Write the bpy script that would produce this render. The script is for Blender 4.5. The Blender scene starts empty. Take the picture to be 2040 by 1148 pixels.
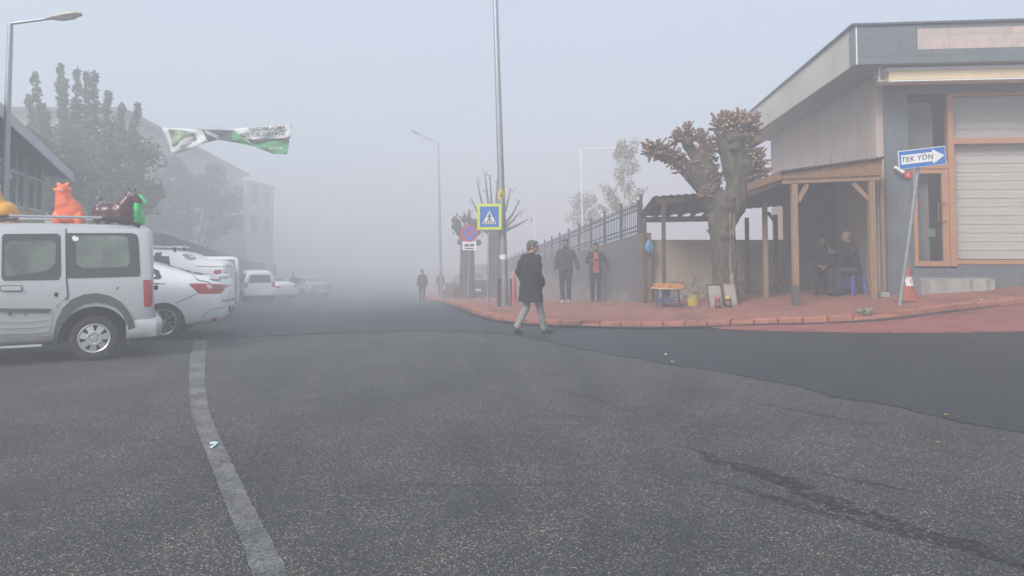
import bpy, bmesh, math, random
from mathutils import Vector, Matrix, Euler
from mathutils.geometry import delaunay_2d_cdt
from mathutils.bvhtree import BVHTree
from mathutils import noise as mnoise
R = math.radians
rnd = random.Random(7)
SC = bpy.context.scene
COL = SC.collection

# ------------------------------------------------------------------ camera, world, sun, exposure
HC, FPX, PITCH, HOR = 1.62, 1500.0, R(2.5), 490.0
PPY = HOR - FPX*math.tan(PITCH)
cam_data = bpy.data.cameras.new('camera'); cam = bpy.data.objects.new('camera', cam_data); COL.objects.link(cam)
cam.location = (0, 0, HC); cam.rotation_euler = (R(90)+PITCH, 0, 0)
cam_data.sensor_width = 36; cam_data.lens = FPX/2040*36
cam_data.shift_y = -(574-PPY)/2040
cam_data.clip_start = .05; cam_data.clip_end = 2000
SC.camera = cam

SUN_EL, SUN_AZ = R(38), R(215)          # azimuth measured clockwise from +Y: behind the camera, from the left
world = bpy.data.worlds.new('World'); SC.world = world; world.use_nodes = True
wn, wl = world.node_tree.nodes, world.node_tree.links
wn.clear()
sky = wn.new('ShaderNodeTexSky'); sky.sky_type = 'NISHITA'; sky.sun_disc = False
sky.sun_elevation = SUN_EL; sky.sun_rotation = SUN_AZ
sky.air_density = 1.0; sky.dust_density = 4.0; sky.ozone_density = 1.2
veil = wn.new('ShaderNodeMixRGB'); veil.inputs[0].default_value = .76
veil.inputs[2].default_value = (5.0, 5.75, 6.85, 1)      # thin overcast veil above the fog
bg = wn.new('ShaderNodeBackground'); bg.inputs[1].default_value = .088
wo = wn.new('ShaderNodeOutputWorld')
wl.new(sky.outputs[0], veil.inputs[1]); wl.new(veil.outputs[0], bg.inputs[0]); wl.new(bg.outputs[0], wo.inputs[0])
sd = bpy.data.lights.new('sun', 'SUN'); sd.energy = 2.5; sd.angle = R(25); sd.color = (1, .95, .88)
sun = bpy.data.objects.new('sun', sd); COL.objects.link(sun)
sdir = Vector((math.sin(SUN_AZ)*math.cos(SUN_EL), math.cos(SUN_AZ)*math.cos(SUN_EL), math.sin(SUN_EL)))
sun.rotation_euler = sdir.to_track_quat('Z', 'Y').to_euler(); sun.location = (-20, -20, 30)
SC.view_settings.view_transform = 'Standard'; SC.view_settings.look = 'None'
SC.view_settings.exposure = 0.74; SC.view_settings.gamma = 1
SC.cycles.use_denoising = True
SC.cycles.volume_bounces = 4; SC.cycles.max_bounces = 8; SC.cycles.diffuse_bounces = 3; SC.cycles.glossy_bounces = 2
SC.cycles.transparent_max_bounces = 8
HAZE_DENSITY = .0205

# ------------------------------------------------------------------ ground shape and measuring helpers
def sp(t, k=1.0):
    t /= k
    return k*(t if t > 30 else math.log1p(math.exp(t)))
def sst(a, b, x):
    t = min(1, max(0, (x-a)/(b-a))); return t*t*(3-2*t)
def g(x, y):                                  # height of the street: rises to the right, falls away down the road
    rise = 1.5*math.tanh(.085*sp(x-2.2, .5)/1.5)
    y0 = 19 - 3.5*sst(-1, -6, x)
    return rise - 4.5*math.tanh(.058*sp(y-y0, 1.2)/4.5)
def ray(px, py):
    u = (px-1020)/FPX; v = (PPY-py)/FPX
    return Vector((u, math.cos(PITCH)-v*math.sin(PITCH), math.sin(PITCH)+v*math.cos(PITCH)))
def W(px, py, Y):                             # sight line -> point at depth Y
    d = ray(px, py); return Vector((0, 0, HC)) + d*(Y/d.y)
def G(px, py, off=0.0):                       # sight line -> point on the street
    d = ray(px, py); d /= d.y; t, p = 1.0, None
    while t < 120:
        p = Vector((0, 0, HC)) + d*t
        if p.z <= g(p.x, p.y)+off: break
        t += .02
    return Vector((p.x, p.y))
def onto(px, Y, off=0.0):                     # a spot on the ground straight below a sight line
    x = (px-1020)/FPX*Y
    return Vector((x, Y, g(x, Y)+off))

# ------------------------------------------------------------------ materials
MATS = {}
def M(name, col, rough=.6, metal=0.0, var=.12, scale=6.0, bump=0.0, bscale=60.0, coat=0.0, alpha=1.0, spec=.5, stretch=None):
    if name in MATS: return MATS[name]
    m = bpy.data.materials.new(name); m.use_nodes = True; MATS[name] = m
    N, L = m.node_tree.nodes, m.node_tree.links
    b = N['Principled BSDF']
    b.inputs['Roughness'].default_value = rough; b.inputs['Metallic'].default_value = metal
    b.inputs['Coat Weight'].default_value = coat; b.inputs['Alpha'].default_value = alpha
    b.inputs['Specular IOR Level'].default_value = spec
    tc = N.new('ShaderNodeTexCoord'); src = tc.outputs['Object']
    if stretch:
        mp = N.new('ShaderNodeMapping'); mp.inputs['Scale'].default_value = stretch; L.new(src, mp.inputs[0]); src = mp.outputs[0]
    nz = N.new('ShaderNodeTexNoise'); nz.inputs['Scale'].default_value = scale; nz.inputs['Detail'].default_value = 6
    nz.inputs['Roughness'].default_value = .65
    L.new(src, nz.inputs['Vector'])
    rp = N.new('ShaderNodeValToRGB'); rp.color_ramp.elements[0].position = .3; rp.color_ramp.elements[1].position = .7
    rp.color_ramp.elements[0].color = [max(0, c*(1-var)) for c in col]+[1]
    rp.color_ramp.elements[1].color = [min(1, c*(1+var)) for c in col]+[1]
    L.new(nz.outputs['Fac'], rp.inputs[0]); L.new(rp.outputs[0], b.inputs['Base Color'])
    if bump:
        n2 = N.new('ShaderNodeTexNoise'); n2.inputs['Scale'].default_value = bscale; n2.inputs['Detail'].default_value = 4
        L.new(src, n2.inputs['Vector'])
        bp = N.new('ShaderNodeBump'); bp.inputs['Strength'].default_value = bump; bp.inputs['Distance'].default_value = .01
        L.new(n2.outputs['Fac'], bp.inputs['Height']); L.new(bp.outputs[0], b.inputs['Normal'])
    return m

def nodes_of(name, rough=.8):
    m = bpy.data.materials.new(name); m.use_nodes = True; MATS[name] = m
    N, L = m.node_tree.nodes, m.node_tree.links
    b = N['Principled BSDF']; b.inputs['Roughness'].default_value = rough
    tc = N.new('ShaderNodeTexCoord')
    return m, N, L, b, tc.outputs['Object']
def ramp(N, L, fac, stops):
    r = N.new('ShaderNodeValToRGB'); e = r.color_ramp.elements
    while len(e) < len(stops): e.new(.5)
    for k, (p, c) in enumerate(stops): e[k].position = p; e[k].color = (*c, 1) if len(c) == 3 else c
    L.new(fac, r.inputs[0]); return r.outputs[0]
def mixc(N, L, fac, a, b, kind='MIX'):
    x = N.new('ShaderNodeMixRGB'); x.blend_type = kind
    for k, s in ((0, fac), (1, a), (2, b)):
        if isinstance(s, (int, float)): x.inputs[k].default_value = s
        elif isinstance(s, tuple): x.inputs[k].default_value = (*s, 1)
        else: L.new(s, x.inputs[k])
    return x.outputs[0]
def noise(N, L, src, scale, detail=4, rough=.6, stretch=None):
    if stretch:
        mp = N.new('ShaderNodeMapping'); mp.inputs['Scale'].default_value = stretch; L.new(src, mp.inputs[0]); src = mp.outputs[0]
    z = N.new('ShaderNodeTexNoise'); z.inputs['Scale'].default_value = scale; z.inputs['Detail'].default_value = detail
    z.inputs['Roughness'].default_value = rough; L.new(src, z.inputs['Vector']); return z.outputs['Fac']
def mth(N, L, op, a, b=None, c=None):
    x = N.new('ShaderNodeMath'); x.operation = op
    for k, s in enumerate((a, b, c)):
        if s is None: continue
        if isinstance(s, (int, float)): x.inputs[k].default_value = s
        else: L.new(s, x.inputs[k])
    return x.outputs[0]
def bumpto(N, L, b, h, strength=.5, dist=.01):
    bp = N.new('ShaderNodeBump'); bp.inputs['Strength'].default_value = strength; bp.inputs['Distance'].default_value = dist
    L.new(h, bp.inputs['Height']); L.new(bp.outputs[0], b.inputs['Normal'])

def asphalt(name, dark, light, stone, gloss, stains):
    m, N, L, b, src = nodes_of(name, gloss)
    vo = N.new('ShaderNodeTexVoronoi'); vo.inputs['Scale'].default_value = 112; L.new(src, vo.inputs['Vector'])
    sep = N.new('ShaderNodeSeparateColor'); L.new(vo.outputs['Color'], sep.inputs[0])
    chips = ramp(N, L, sep.outputs[0], [(0, dark), (.55, light), (.84, light), (.92, stone), (1, [min(1, c*1.6) for c in stone])])
    plain = ramp(N, L, sep.outputs[0], [(0, dark), (1, light)])
    chips = mixc(N, L, ramp(N, L, noise(N, L, src, 1.7, 5, .7), [(.34, (.3, .3, .3)), (.6, (1, 1, 1))]), plain, chips)
    tint = ramp(N, L, sep.outputs[1], [(0, (1.0, .95, .86)), (.5, (1, 1, 1)), (1, (.9, .96, 1.06))])
    c = mixc(N, L, 1.0, chips, tint, 'MULTIPLY')
    wear = noise(N, L, src, .9, 6, .7)
    c = mixc(N, L, 1.0, c, ramp(N, L, wear, [(.28, (.62, .62, .65)), (.5, (1, 1, 1)), (.72, (1.3, 1.28, 1.22))]), 'MULTIPLY')
    lanes = noise(N, L, src, .6, 3, .5, (2.2, .25, 1))
    c = mixc(N, L, .7, c, ramp(N, L, lanes, [(.35, (.84, .84, .85)), (.65, (1.12, 1.11, 1.1))]), 'MULTIPLY')
    for (p0, p1, w, dk) in stains:                     # tar streaks and cracks with a ragged outline
        d = Vector(p1)-Vector(p0); ln = d.length; ang = math.atan2(d.y, d.x)
        mp = N.new('ShaderNodeMapping'); mp.vector_type = 'TEXTURE'
        mp.inputs['Location'].default_value = (p0[0], p0[1], 0); mp.inputs['Rotation'].default_value = (0, 0, ang)
        L.new(src, mp.inputs[0])
        s = N.new('ShaderNodeSeparateXYZ'); L.new(mp.outputs[0], s.inputs[0])
        wob = mth(N, L, 'MULTIPLY', mth(N, L, 'SUBTRACT', noise(N, L, src, 1.6, 6, .7), .5), w*5+.10)
        y = mth(N, L, 'ABSOLUTE', mth(N, L, 'ADD', s.outputs[1], wob))
        along = mth(N, L, 'DIVIDE', s.outputs[0], ln)
        ends = mth(N, L, 'MULTIPLY', mth(N, L, 'MULTIPLY', along, mth(N, L, 'SUBTRACT', 1.0, along)), 4.0)
        ends = mth(N, L, 'MAXIMUM', ends, 0.0)
        width = mth(N, L, 'MULTIPLY', ends, w)
        mask = mth(N, L, 'MULTIPLY', mth(N, L, 'LESS_THAN', y, width), ramp(N, L, noise(N, L, src, 26, 3), [(.36, (.1, .1, .1)), (.56, (1, 1, 1))]))
        c = mixc(N, L, mth(N, L, 'MULTIPLY', mask, dk), c, (.007, .007, .008))
    L.new(c, b.inputs['Base Color'])
    hb = mth(N, L, 'ADD', mth(N, L, 'MULTIPLY', vo.outputs['Distance'], -.6), noise(N, L, src, 160, 2))
    bumpto(N, L, b, hb, .55, .006)
    return m

def paving(name, c1, c2, mortar, bw, bh, rot=0.0):
    m, N, L, b, src = nodes_of(name, .82)
    mp = N.new('ShaderNodeMapping'); mp.inputs['Rotation'].default_value = (0, 0, rot); L.new(src, mp.inputs[0])
    br = N.new('ShaderNodeTexBrick'); L.new(mp.outputs[0], br.inputs['Vector'])
    br.inputs['Scale'].default_value = 1; br.inputs['Brick Width'].default_value = bw; br.inputs['Row Height'].default_value = bh
    br.inputs['Mortar Size'].default_value = .006; br.inputs['Mortar Smooth'].default_value = .3
    br.inputs['Color1'].default_value = (*c1, 1); br.inputs['Color2'].default_value = (*c2, 1); br.inputs['Mortar'].default_value = (*mortar, 1)
    dirt = noise(N, L, src, 1.1, 6, .7)
    c = mixc(N, L, 1.0, br.outputs['Color'], ramp(N, L, dirt, [(.3, (.44, .42, .42)), (.48, (.95, .95, .95)), (.7, (1.22, 1.16, 1.14))]), 'MULTIPLY')
    c = mixc(N, L, .5, c, ramp(N, L, noise(N, L, src, 30, 3), [(.3, (.75, .74, .73)), (.7, (1.2, 1.2, 1.2))]), 'MULTIPLY')
    L.new(c, b.inputs['Base Color']); bumpto(N, L, b, br.outputs['Fac'], -.4, .006)
    return m

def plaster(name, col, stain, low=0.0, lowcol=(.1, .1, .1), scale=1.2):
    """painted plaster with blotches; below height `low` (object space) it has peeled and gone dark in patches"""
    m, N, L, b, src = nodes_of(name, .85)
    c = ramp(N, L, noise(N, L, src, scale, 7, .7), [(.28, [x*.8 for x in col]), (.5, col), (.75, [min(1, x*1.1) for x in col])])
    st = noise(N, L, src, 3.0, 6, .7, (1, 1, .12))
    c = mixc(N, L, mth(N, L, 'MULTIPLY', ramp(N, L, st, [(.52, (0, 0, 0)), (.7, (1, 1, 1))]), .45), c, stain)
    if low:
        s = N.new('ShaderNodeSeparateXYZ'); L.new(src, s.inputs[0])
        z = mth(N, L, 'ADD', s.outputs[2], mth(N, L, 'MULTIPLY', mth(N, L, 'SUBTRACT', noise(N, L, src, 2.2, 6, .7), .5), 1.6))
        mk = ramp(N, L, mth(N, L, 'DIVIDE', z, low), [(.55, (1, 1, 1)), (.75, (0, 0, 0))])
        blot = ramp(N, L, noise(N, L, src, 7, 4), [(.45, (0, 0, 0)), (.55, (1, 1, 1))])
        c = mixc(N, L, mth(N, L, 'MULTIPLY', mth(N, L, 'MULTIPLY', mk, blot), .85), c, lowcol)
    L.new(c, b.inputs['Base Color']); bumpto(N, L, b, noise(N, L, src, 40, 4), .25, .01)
    return m

def tiles(name, c1, c2, mortar, bw, bh, rough=.5, noisy=.5, offs=.5):
    m, N, L, b, src = nodes_of(name, rough)
    s = N.new('ShaderNodeSeparateXYZ'); L.new(src, s.inputs[0])
    cb = N.new('ShaderNodeCombineXYZ'); L.new(mth(N, L, 'ADD', s.outputs[0], s.outputs[1]), cb.inputs[0]); L.new(s.outputs[2], cb.inputs[1])
    br = N.new('ShaderNodeTexBrick'); L.new(cb.outputs[0], br.inputs['Vector']); br.offset = offs
    br.inputs['Scale'].default_value = 1; br.inputs['Brick Width'].default_value = bw; br.inputs['Row Height'].default_value = bh
    br.inputs['Mortar Size'].default_value = .006
    br.inputs['Color1'].default_value = (*c1, 1); br.inputs['Color2'].default_value = (*c2, 1); br.inputs['Mortar'].default_value = (*mortar, 1)
    c = mixc(N, L, noisy, br.outputs['Color'], ramp(N, L, noise(N, L, src, 5, 7, .75), [(.25, (.55, .55, .55)), (.5, (1, 1, 1)), (.78, (1.4, 1.38, 1.36))]), 'MULTIPLY')
    L.new(c, b.inputs['Base Color']); bumpto(N, L, b, br.outputs['Fac'], -.5, .006)
    return m

# ------------------------------------------------------------------ mesh helpers
def frame_z(d):
    return Vector(d).to_track_quat('Z', 'Y').to_matrix()
class MB:
    def __init__(s): s.v, s.f, s.m = [], [], []
    def add(s, vs, fs, mi=0):
        o = len(s.v); s.v += [tuple(v) for v in vs]; s.f += [tuple(i+o for i in f) for f in fs]; s.m += [mi]*len(fs); return s
    def box(s, c, d, rot=None, mi=0):
        c = Vector(c); m = rot.to_matrix() if isinstance(rot, Euler) else (rot or Matrix.Identity(3))
        vs = [c + m @ Vector((x*d[0]/2, y*d[1]/2, z*d[2]/2)) for z in (-1, 1) for y in (-1, 1) for x in (-1, 1)]
        return s.add(vs, [(0, 2, 3, 1), (4, 5, 7, 6), (0, 1, 5, 4), (2, 6, 7, 3), (0, 4, 6, 2), (1, 3, 7, 5)], mi)
    def bb(s, a, b, mi=0):
        return s.box([(p+q)/2 for p, q in zip(a, b)], [abs(q-p) for p, q in zip(a, b)], None, mi)
    def bar(s, p, q, w, h=None, mi=0, up=(0, 0, 1)):
        p, q = Vector(p), Vector(q); d = q-p; h = h or w
        z = d.normalized(); u = Vector(up)
        if abs(z.dot(u)) > .98: u = Vector((0, 1, 0))
        x = u.cross(z).normalized(); y = z.cross(x)
        m = Matrix((x, y, z)).transposed()
        return s.box((p+q)/2, (w, h, d.length), m, mi)
    def tube(s, pts, rad, n=10, cap=True, mi=0, capmi=None):
        pts = [Vector(p) for p in pts]
        if isinstance(rad, (int, float)): rad = [rad]*len(pts)
        rings = []; fx = None
        for k, p in enumerate(pts):
            d = (pts[min(k+1, len(pts)-1)]-pts[max(k-1, 0)])
            d = d.normalized() if d.length > 1e-9 else Vector((0, 0, 1))
            if fx is None:
                u = Vector((0, 0, 1)) if abs(d.z) < .9 else Vector((1, 0, 0)); fx = u.cross(d).normalized()
            else:
                fx = (fx - d*fx.dot(d)).normalized()
            fy = d.cross(fx)
            rings.append([p + (fx*math.cos(2*math.pi*i/n)+fy*math.sin(2*math.pi*i/n))*rad[k] for i in range(n)])
        return s.loft(rings, cap, mi, capmi)
    def loft(s, rings, cap=True, mi=0, capmi=None):
        n = len(rings[0]); o = len(s.v); fs = []
        for r in rings: s.v += [tuple(p) for p in r]
        for k in range(len(rings)-1):
            for i in range(n):
                j = (i+1) % n; fs.append((o+k*n+i, o+k*n+j, o+(k+1)*n+j, o+(k+1)*n+i))
        s.f += fs; s.m += [mi]*len(fs)
        if cap:
            s.f += [tuple(o+i for i in range(n-1, -1, -1)), tuple(o+(len(rings)-1)*n+i for i in range(n))]
            s.m += [mi, mi if capmi is None else capmi]
        return s
    def capsule(s, pts, rad, n=10):           # tube with rounded ends (for blobs)
        pts = [Vector(p) for p in pts]; rad = list(rad) if not isinstance(rad, (int, float)) else [rad]*len(pts)
        d0 = (pts[0]-pts[1]).normalized(); d1 = (pts[-1]-pts[-2]).normalized(); r0, r1 = rad[0], rad[-1]
        P = [pts[0]+d0*r0*.98, pts[0]+d0*r0*.7]+pts+[pts[-1]+d1*r1*.7, pts[-1]+d1*r1*.98]
        return s.tube(P, [r0*.2, r0*.71]+rad+[r1*.71, r1*.2], n)
    def ell(s, c, r, rot=None, nu=18, nv=12, mi=0):
        c = Vector(c); m = rot.to_matrix() if isinstance(rot, Euler) else (rot or Matrix.Identity(3))
        if isinstance(r, (int, float)): r = (r, r, r)
        vs = [c + m @ Vector((0, 0, -r[2]))]; fs = []
        for k in range(1, nv):
            t = -math.pi/2+math.pi*k/nv
            for i in range(nu):
                a = 2*math.pi*i/nu
                vs.append(c + m @ Vector((r[0]*math.cos(t)*math.cos(a), r[1]*math.cos(t)*math.sin(a), r[2]*math.sin(t))))
        vs.append(c + m @ Vector((0, 0, r[2])))
        for i in range(nu):
            j = (i+1) % nu
            fs.append((0, 1+j, 1+i))
            for k in range(nv-2): fs.append((1+k*nu+i, 1+k*nu+j, 1+(k+1)*nu+j, 1+(k+1)*nu+i))
            fs.append((1+(nv-2)*nu+i, 1+(nv-2)*nu+j, len(vs)-1))
        return s.add(vs, fs, mi)
    def lathe(s, prof, c=(0, 0, 0), axis=(0, 0, 1), n=24, mi=0, cap=True):
        m = frame_z(axis); c = Vector(c)
        return s.loft([[c + m @ Vector((r*math.cos(2*math.pi*i/n), r*math.sin(2*math.pi*i/n), z)) for i in range(n)] for r, z in prof], cap, mi)
    def prism(s, poly, vec, mi=0):
        poly = [Vector(p) for p in poly]; v = Vector(vec); n = len(poly)
        nrm = Vector((0, 0, 0))
        for i in range(n): nrm += (poly[i]-poly[0]).cross(poly[(i+1) % n]-poly[0])
        if nrm.dot(v) > 0: poly.reverse()
        vs = poly+[p+v for p in poly]
        return s.add(vs, [tuple(range(n)), tuple(range(2*n-1, n-1, -1))]+[(i, n+i, n+(i+1) % n, (i+1) % n) for i in range(n)], mi)
    def build(s, name, mats, parent=None, smooth=None, bevel=0.0, seg=2):
        me = bpy.data.meshes.new(name); me.from_pydata(s.v, [], s.f)
        return finish(me, name, mats, parent, smooth, bevel, seg, s.m)
def finish(me, name, mats, parent=None, smooth=None, bevel=0.0, seg=2, mis=None):
    for m in (mats if isinstance(mats, (list, tuple)) else [mats]): me.materials.append(m)
    if mis and any(mis): me.polygons.foreach_set('material_index', mis)
    if smooth is not None:
        me.polygons.foreach_set('use_smooth', [True]*len(me.polygons)); me.set_sharp_from_angle(angle=R(smooth))
    me.update()
    o = bpy.data.objects.new(name, me); COL.objects.link(o)
    if parent: o.parent = parent
    if bevel:
        b = o.modifiers.new('bevel', 'BEVEL'); b.width = bevel; b.segments = seg; b.limit_method = 'ANGLE'; b.angle_limit = R(35)
    return o
def baked(mb, *mods):
    """mesh of mb after the given modifiers: (type, {settings})"""
    me = bpy.data.meshes.new('tmp'); me.from_pydata(mb.v, [], mb.f)
    o = bpy.data.objects.new('tmp', me); COL.objects.link(o)
    for t, kw in mods:
        m = o.modifiers.new(t, t)
        for k, v in kw.items(): setattr(m, k, v)
    dg = bpy.context.evaluated_depsgraph_get(); dg.update()
    out = bpy.data.meshes.new_from_object(o.evaluated_get(dg))
    bpy.data.objects.remove(o); bpy.data.meshes.remove(me)
    return out
def blob(mb, name, mat, parent=None, voxel=.012, smooth_it=4):
    me = baked(mb, ('REMESH', dict(mode='VOXEL', voxel_size=voxel)), ('SMOOTH', dict(factor=.5, iterations=smooth_it)))
    return finish(me, name, mat, parent, 180)
def fill2d(poly, step):
    """points and triangles of a plane polygon, with a grid of inner points"""
    P = []
    n = len(poly)
    for i in range(n):
        a, b = Vector(poly[i][:2]), Vector(poly[(i+1) % n][:2])
        k = max(1, int((b-a).length/step)) if (b-a).length < 400*step else 400
        P += [a.lerp(b, t/k) for t in range(k)]
    nb = len(P)
    xs = [p.x for p in P]; ys = [p.y for p in P]
    x0, x1, y0, y1 = min(xs), max(xs), min(ys), max(ys)
    def inside(x, y):
        c = False
        for i in range(nb):
            a, b = P[i], P[(i+1) % nb]
            if (a.y > y) != (b.y > y) and x < (b.x-a.x)*(y-a.y)/(b.y-a.y)+a.x: c = not c
        return c
    # row-wise inside test is cheap enough at the sizes used here
    ny = int((y1-y0)/step); 
    for j in range(1, ny+1):
        y = y0+step*j+1e-4*step
        cr = sorted((b.x-a.x)*(y-a.y)/(b.y-a.y)+a.x for a, b in ((P[i], P[(i+1) % nb]) for i in range(nb)) if (a.y > y) != (b.y > y))
        for q in range(0, len(cr)-1, 2):
            x = math.ceil(cr[q]/step)*step
            while x < cr[q+1]:
                if x-cr[q] > .25*step and cr[q+1]-x > .25*step: P.append(Vector((x, y)))
                x += step
    vs, es, fs, *_ = delaunay_2d_cdt(P, [(i, (i+1) % nb) for i in range(nb)], [list(range(nb))], 1, 1e-7)
    return [Vector(v) for v in vs], [tuple(f) for f in fs]
def sheet(name, poly, off, mat, step=.6, skirt=0.0, kind='structure'):
    vs, fs = fill2d(poly, step)
    V = [Vector((v.x, v.y, g(v.x, v.y)+off)) for v in vs]; F = []
    for f in fs:
        a, b, c = (V[i] for i in f[:3])
        F.append(f if (b-a).cross(c-a).z > 0 else tuple(reversed(f)))
    mb = MB(); mb.add(V, F)
    if skirt:
        cnt = {}
        for f in F:
            for i in range(len(f)):
                e = (f[i], f[(i+1) % len(f)]); cnt[e] = 1
        for (a, b) in [e for e in cnt if (e[1], e[0]) not in cnt]:
            n = len(mb.v); mb.v += [tuple(V[a]-Vector((0, 0, skirt))), tuple(V[b]-Vector((0, 0, skirt)))]
            mb.f.append((b, a, n, n+1)); mb.m.append(0)
    o = mb.build(name, mat, None, 40)
    if kind: o['kind'] = kind
    return o
def tag(o, label, cat, group=None):
    o['label'] = label; o['category'] = cat
    if group: o['group'] = group
    return o
def thing(name, label, cat, loc=(0, 0, 0), rotz=0.0, group=None):
    o = bpy.data.objects.new(name, None); COL.objects.link(o); o.empty_display_size = .2
    o.location = loc; o.rotation_euler = (0, 0, rotz)
    return tag(o, label, cat, group)
def copy_tree(o, parent=None):
    c = o.copy(); COL.objects.link(c)
    if parent: c.parent = parent
    for ch in o.children: copy_tree(ch, c)
    return c
def text_mb(txt, size, mat4, depth=.002, bold=0.0, shear=0.0, align='CENTER', space=1.0):
    cu = bpy.data.curves.new('t', 'FONT'); cu.body = txt; cu.size = size; cu.extrude = depth; cu.offset = bold; cu.shear = shear
    cu.space_character = space; cu.align_x = align; cu.align_y = 'CENTER'; cu.resolution_u = 4
    o = bpy.data.objects.new('t', cu); COL.objects.link(o)
    dg = bpy.context.evaluated_depsgraph_get(); dg.update()
    me = bpy.data.meshes.new_from_object(o.evaluated_get(dg))
    mb = MB(); mb.add([mat4 @ v.co for v in me.vertices], [tuple(p.vertices) for p in me.polygons])
    bpy.data.objects.remove(o); bpy.data.meshes.remove(me)
    return mb
def M4(o, x, y):                              # plane frame: origin, x axis, y axis
    x, y = Vector(x).normalized(), Vector(y).normalized(); z = x.cross(y)
    m = Matrix((x, y, z)).transposed().to_4x4(); m.translation = Vector(o); return m
FACE = lambda o: M4(o, (1, 0, 0), (0, 0, 1))  # upright plane looking at -Y
# ------------------------------------------------------------------ common materials
GALV = M('galvanised steel', (.36, .38, .40), .45, .75, .15, 9)
DARKM = M('dark metal', (.03, .033, .04), .5, .3)
WHITEP = M('white paint', (.75, .76, .76), .45, 0, .06)
BLACKP = M('black plastic', (.018, .018, .02), .55, 0, .2, 20)
GREYP = M('grey plastic', (.085, .087, .092), .6, 0, .12, 15)
RUBBER = M('tyre rubber', (.028, .028, .029), .85, 0, .3, 30, .2)
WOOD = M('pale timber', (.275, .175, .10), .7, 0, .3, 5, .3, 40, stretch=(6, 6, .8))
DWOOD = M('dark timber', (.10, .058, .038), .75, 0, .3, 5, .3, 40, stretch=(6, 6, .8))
OSB = M('chip board', (.25, .135, .065), .75, 0, .5, 28, .4, 50, stretch=(.7, 1, 1.5))
FRAMEW = M('orange brown window frame', (.42, .215, .12), .5, 0, .1, 8)
CONC = M('concrete', (.34, .33, .31), .85, 0, .22, 5, .4, 40)

# ------------------------------------------------------------------ ground sheets
tar = [(G(1330, 880), G(2140, 1170), .10, 1.0), (G(1420, 960), G(2000, 1120), .05, .95), (G(1600, 940), G(1850, 985), .03, .8), (G(1230, 965), G(640, 968), .016, .8), (G(1480, 800), G(1760, 850), .05, .7), (G(1100, 770), G(1290, 830), .05, .6), (G(1280, 860), G(1000, 800), .03, .5), (G(700, 900), G(980, 930), .012, .7)]
tar = [(tuple(a), tuple(b), w, k) for a, b, w, k in tar]
OLD = asphalt('old asphalt', (.020, .0215, .023), (.056, .057, .058), (.21, .19, .15), .8, tar)
NEW = asphalt('new asphalt', (.015, .016, .0195), (.024, .0255, .030), (.065, .065, .066), .66, [])
PAV = paving('red paving bricks', (.38, .145, .10), (.30, .11, .08), (.13, .08, .065), .2, .1, R(12))
APR = paving('red ramp bricks', (.32, .10, .085), (.27, .085, .075), (.17, .08, .07), .2, .1, R(-20))
KERB = M('red kerb stone', (.36, .14, .095), .85, 0, .3, 3, .5, 30)
SOIL = M('grey earth', (.12, .105, .085), .95, 0, .35, 2, .5, 20)

gm = MB(); xs = [-150, -120, -95, -75, -60, -50]+[-44+.6*i for i in range(131)]+[40, 50, 65, 90, 120, 150]
ys = [-40, -30, -20, -12, -8]+[-5+.6*i for i in range(168)]+[100, 110, 125, 145, 170, 200, 230]
gv = [(x, y, g(x, y)) for y in ys for x in xs]; nx = len(xs)
gm.add(gv, [(j*nx+i, j*nx+i+1, (j+1)*nx+i+1, (j+1)*nx+i) for j in range(len(ys)-1) for i in range(nx-1)])
o = gm.build('ground', OLD, None, 180); o['kind'] = 'structure'

patch_px = [(-420, 700), (-100, 690), (200, 684), (400, 676), (560, 669), (700, 663), (850, 660), (960, 663), (1030, 669), (1085, 680), (1150, 695), (1240, 711), (1330, 727), (1400, 737), (1500, 753), (1580, 770), (1650, 790), (1730, 803), (1800, 815), (1900, 841), (2040, 864)]
pl = [G(*p) for p in patch_px]
ragged = []
for a, b in zip(pl, pl[1:]):
    n = max(2, int((b-a).length/.18))
    for k in range(n):
        q = a.lerp(b, k/n); ragged.append(Vector((q.x+rnd.uniform(-.02, .02), q.y+rnd.uniform(-.035, .035))))
ragged.append(pl[-1])
sheet('road', [tuple(p) for p in ragged]+[(5.6, 4.9), (9, 3.6), (38, 3.0), (38, 92), (-43, 92), (-43, 14)], .012, NEW, .6, .02)

kerb_px = [(880, 597), (905, 603), (935, 613), (960, 621), (985, 628), (1020, 633), (1090, 638), (1200, 640), (1300, 641), (1400, 640), (1500, 634), (1580, 633), (1650, 632), (1720, 629), (1795, 621), (1850, 613), (1900, 607), (1970, 600), (2040, 593)]
kl = [G(x, y, .13) for x, y in kerb_px]
far_k = [Vector((kl[0].x-.16*(yy-kl[0].y), yy)) for yy in (95, 80, 65, 55) if yy > kl[0].y+2]
kl = far_k+kl+[Vector((kl[-1].x+3, kl[-1].y+1.0)), Vector((kl[-1].x+9, kl[-1].y+2.2)), Vector((kl[-1].x+22, kl[-1].y+3.5))]
def resample(pts, step):
    out = [pts[0]]; acc = 0
    for a, b in zip(pts, pts[1:]):
        L_ = (b-a).length; t = step-acc
        while t <= L_: out.append(a.lerp(b, t/L_)); t += step
        acc = (acc+L_) % step
    out.append(pts[-1]); return out
def smoothline(p, n=2):
    for _ in range(n): p = [p[0]]+[(p[i-1]+p[i]*2+p[i+1])/4 for i in range(1, len(p)-1)]+[p[-1]]
    return p
kf = smoothline(resample(kl, .42), 3)           # front line of the kerb
def offset_line(p, d):
    out = []
    for i in range(len(p)):
        t = (p[min(i+1, len(p)-1)]-p[max(0, i-1)]).normalized(); out.append(p[i]+Vector((-t.y, t.x))*d)
    return out
kb = offset_line(kf, .24)
sheet('pavement', [tuple(p) for p in offset_line(kf, .20)]+[(40, 44), (25, 95)], .118, PAV, .6, .1)
kerb = MB()
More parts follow.
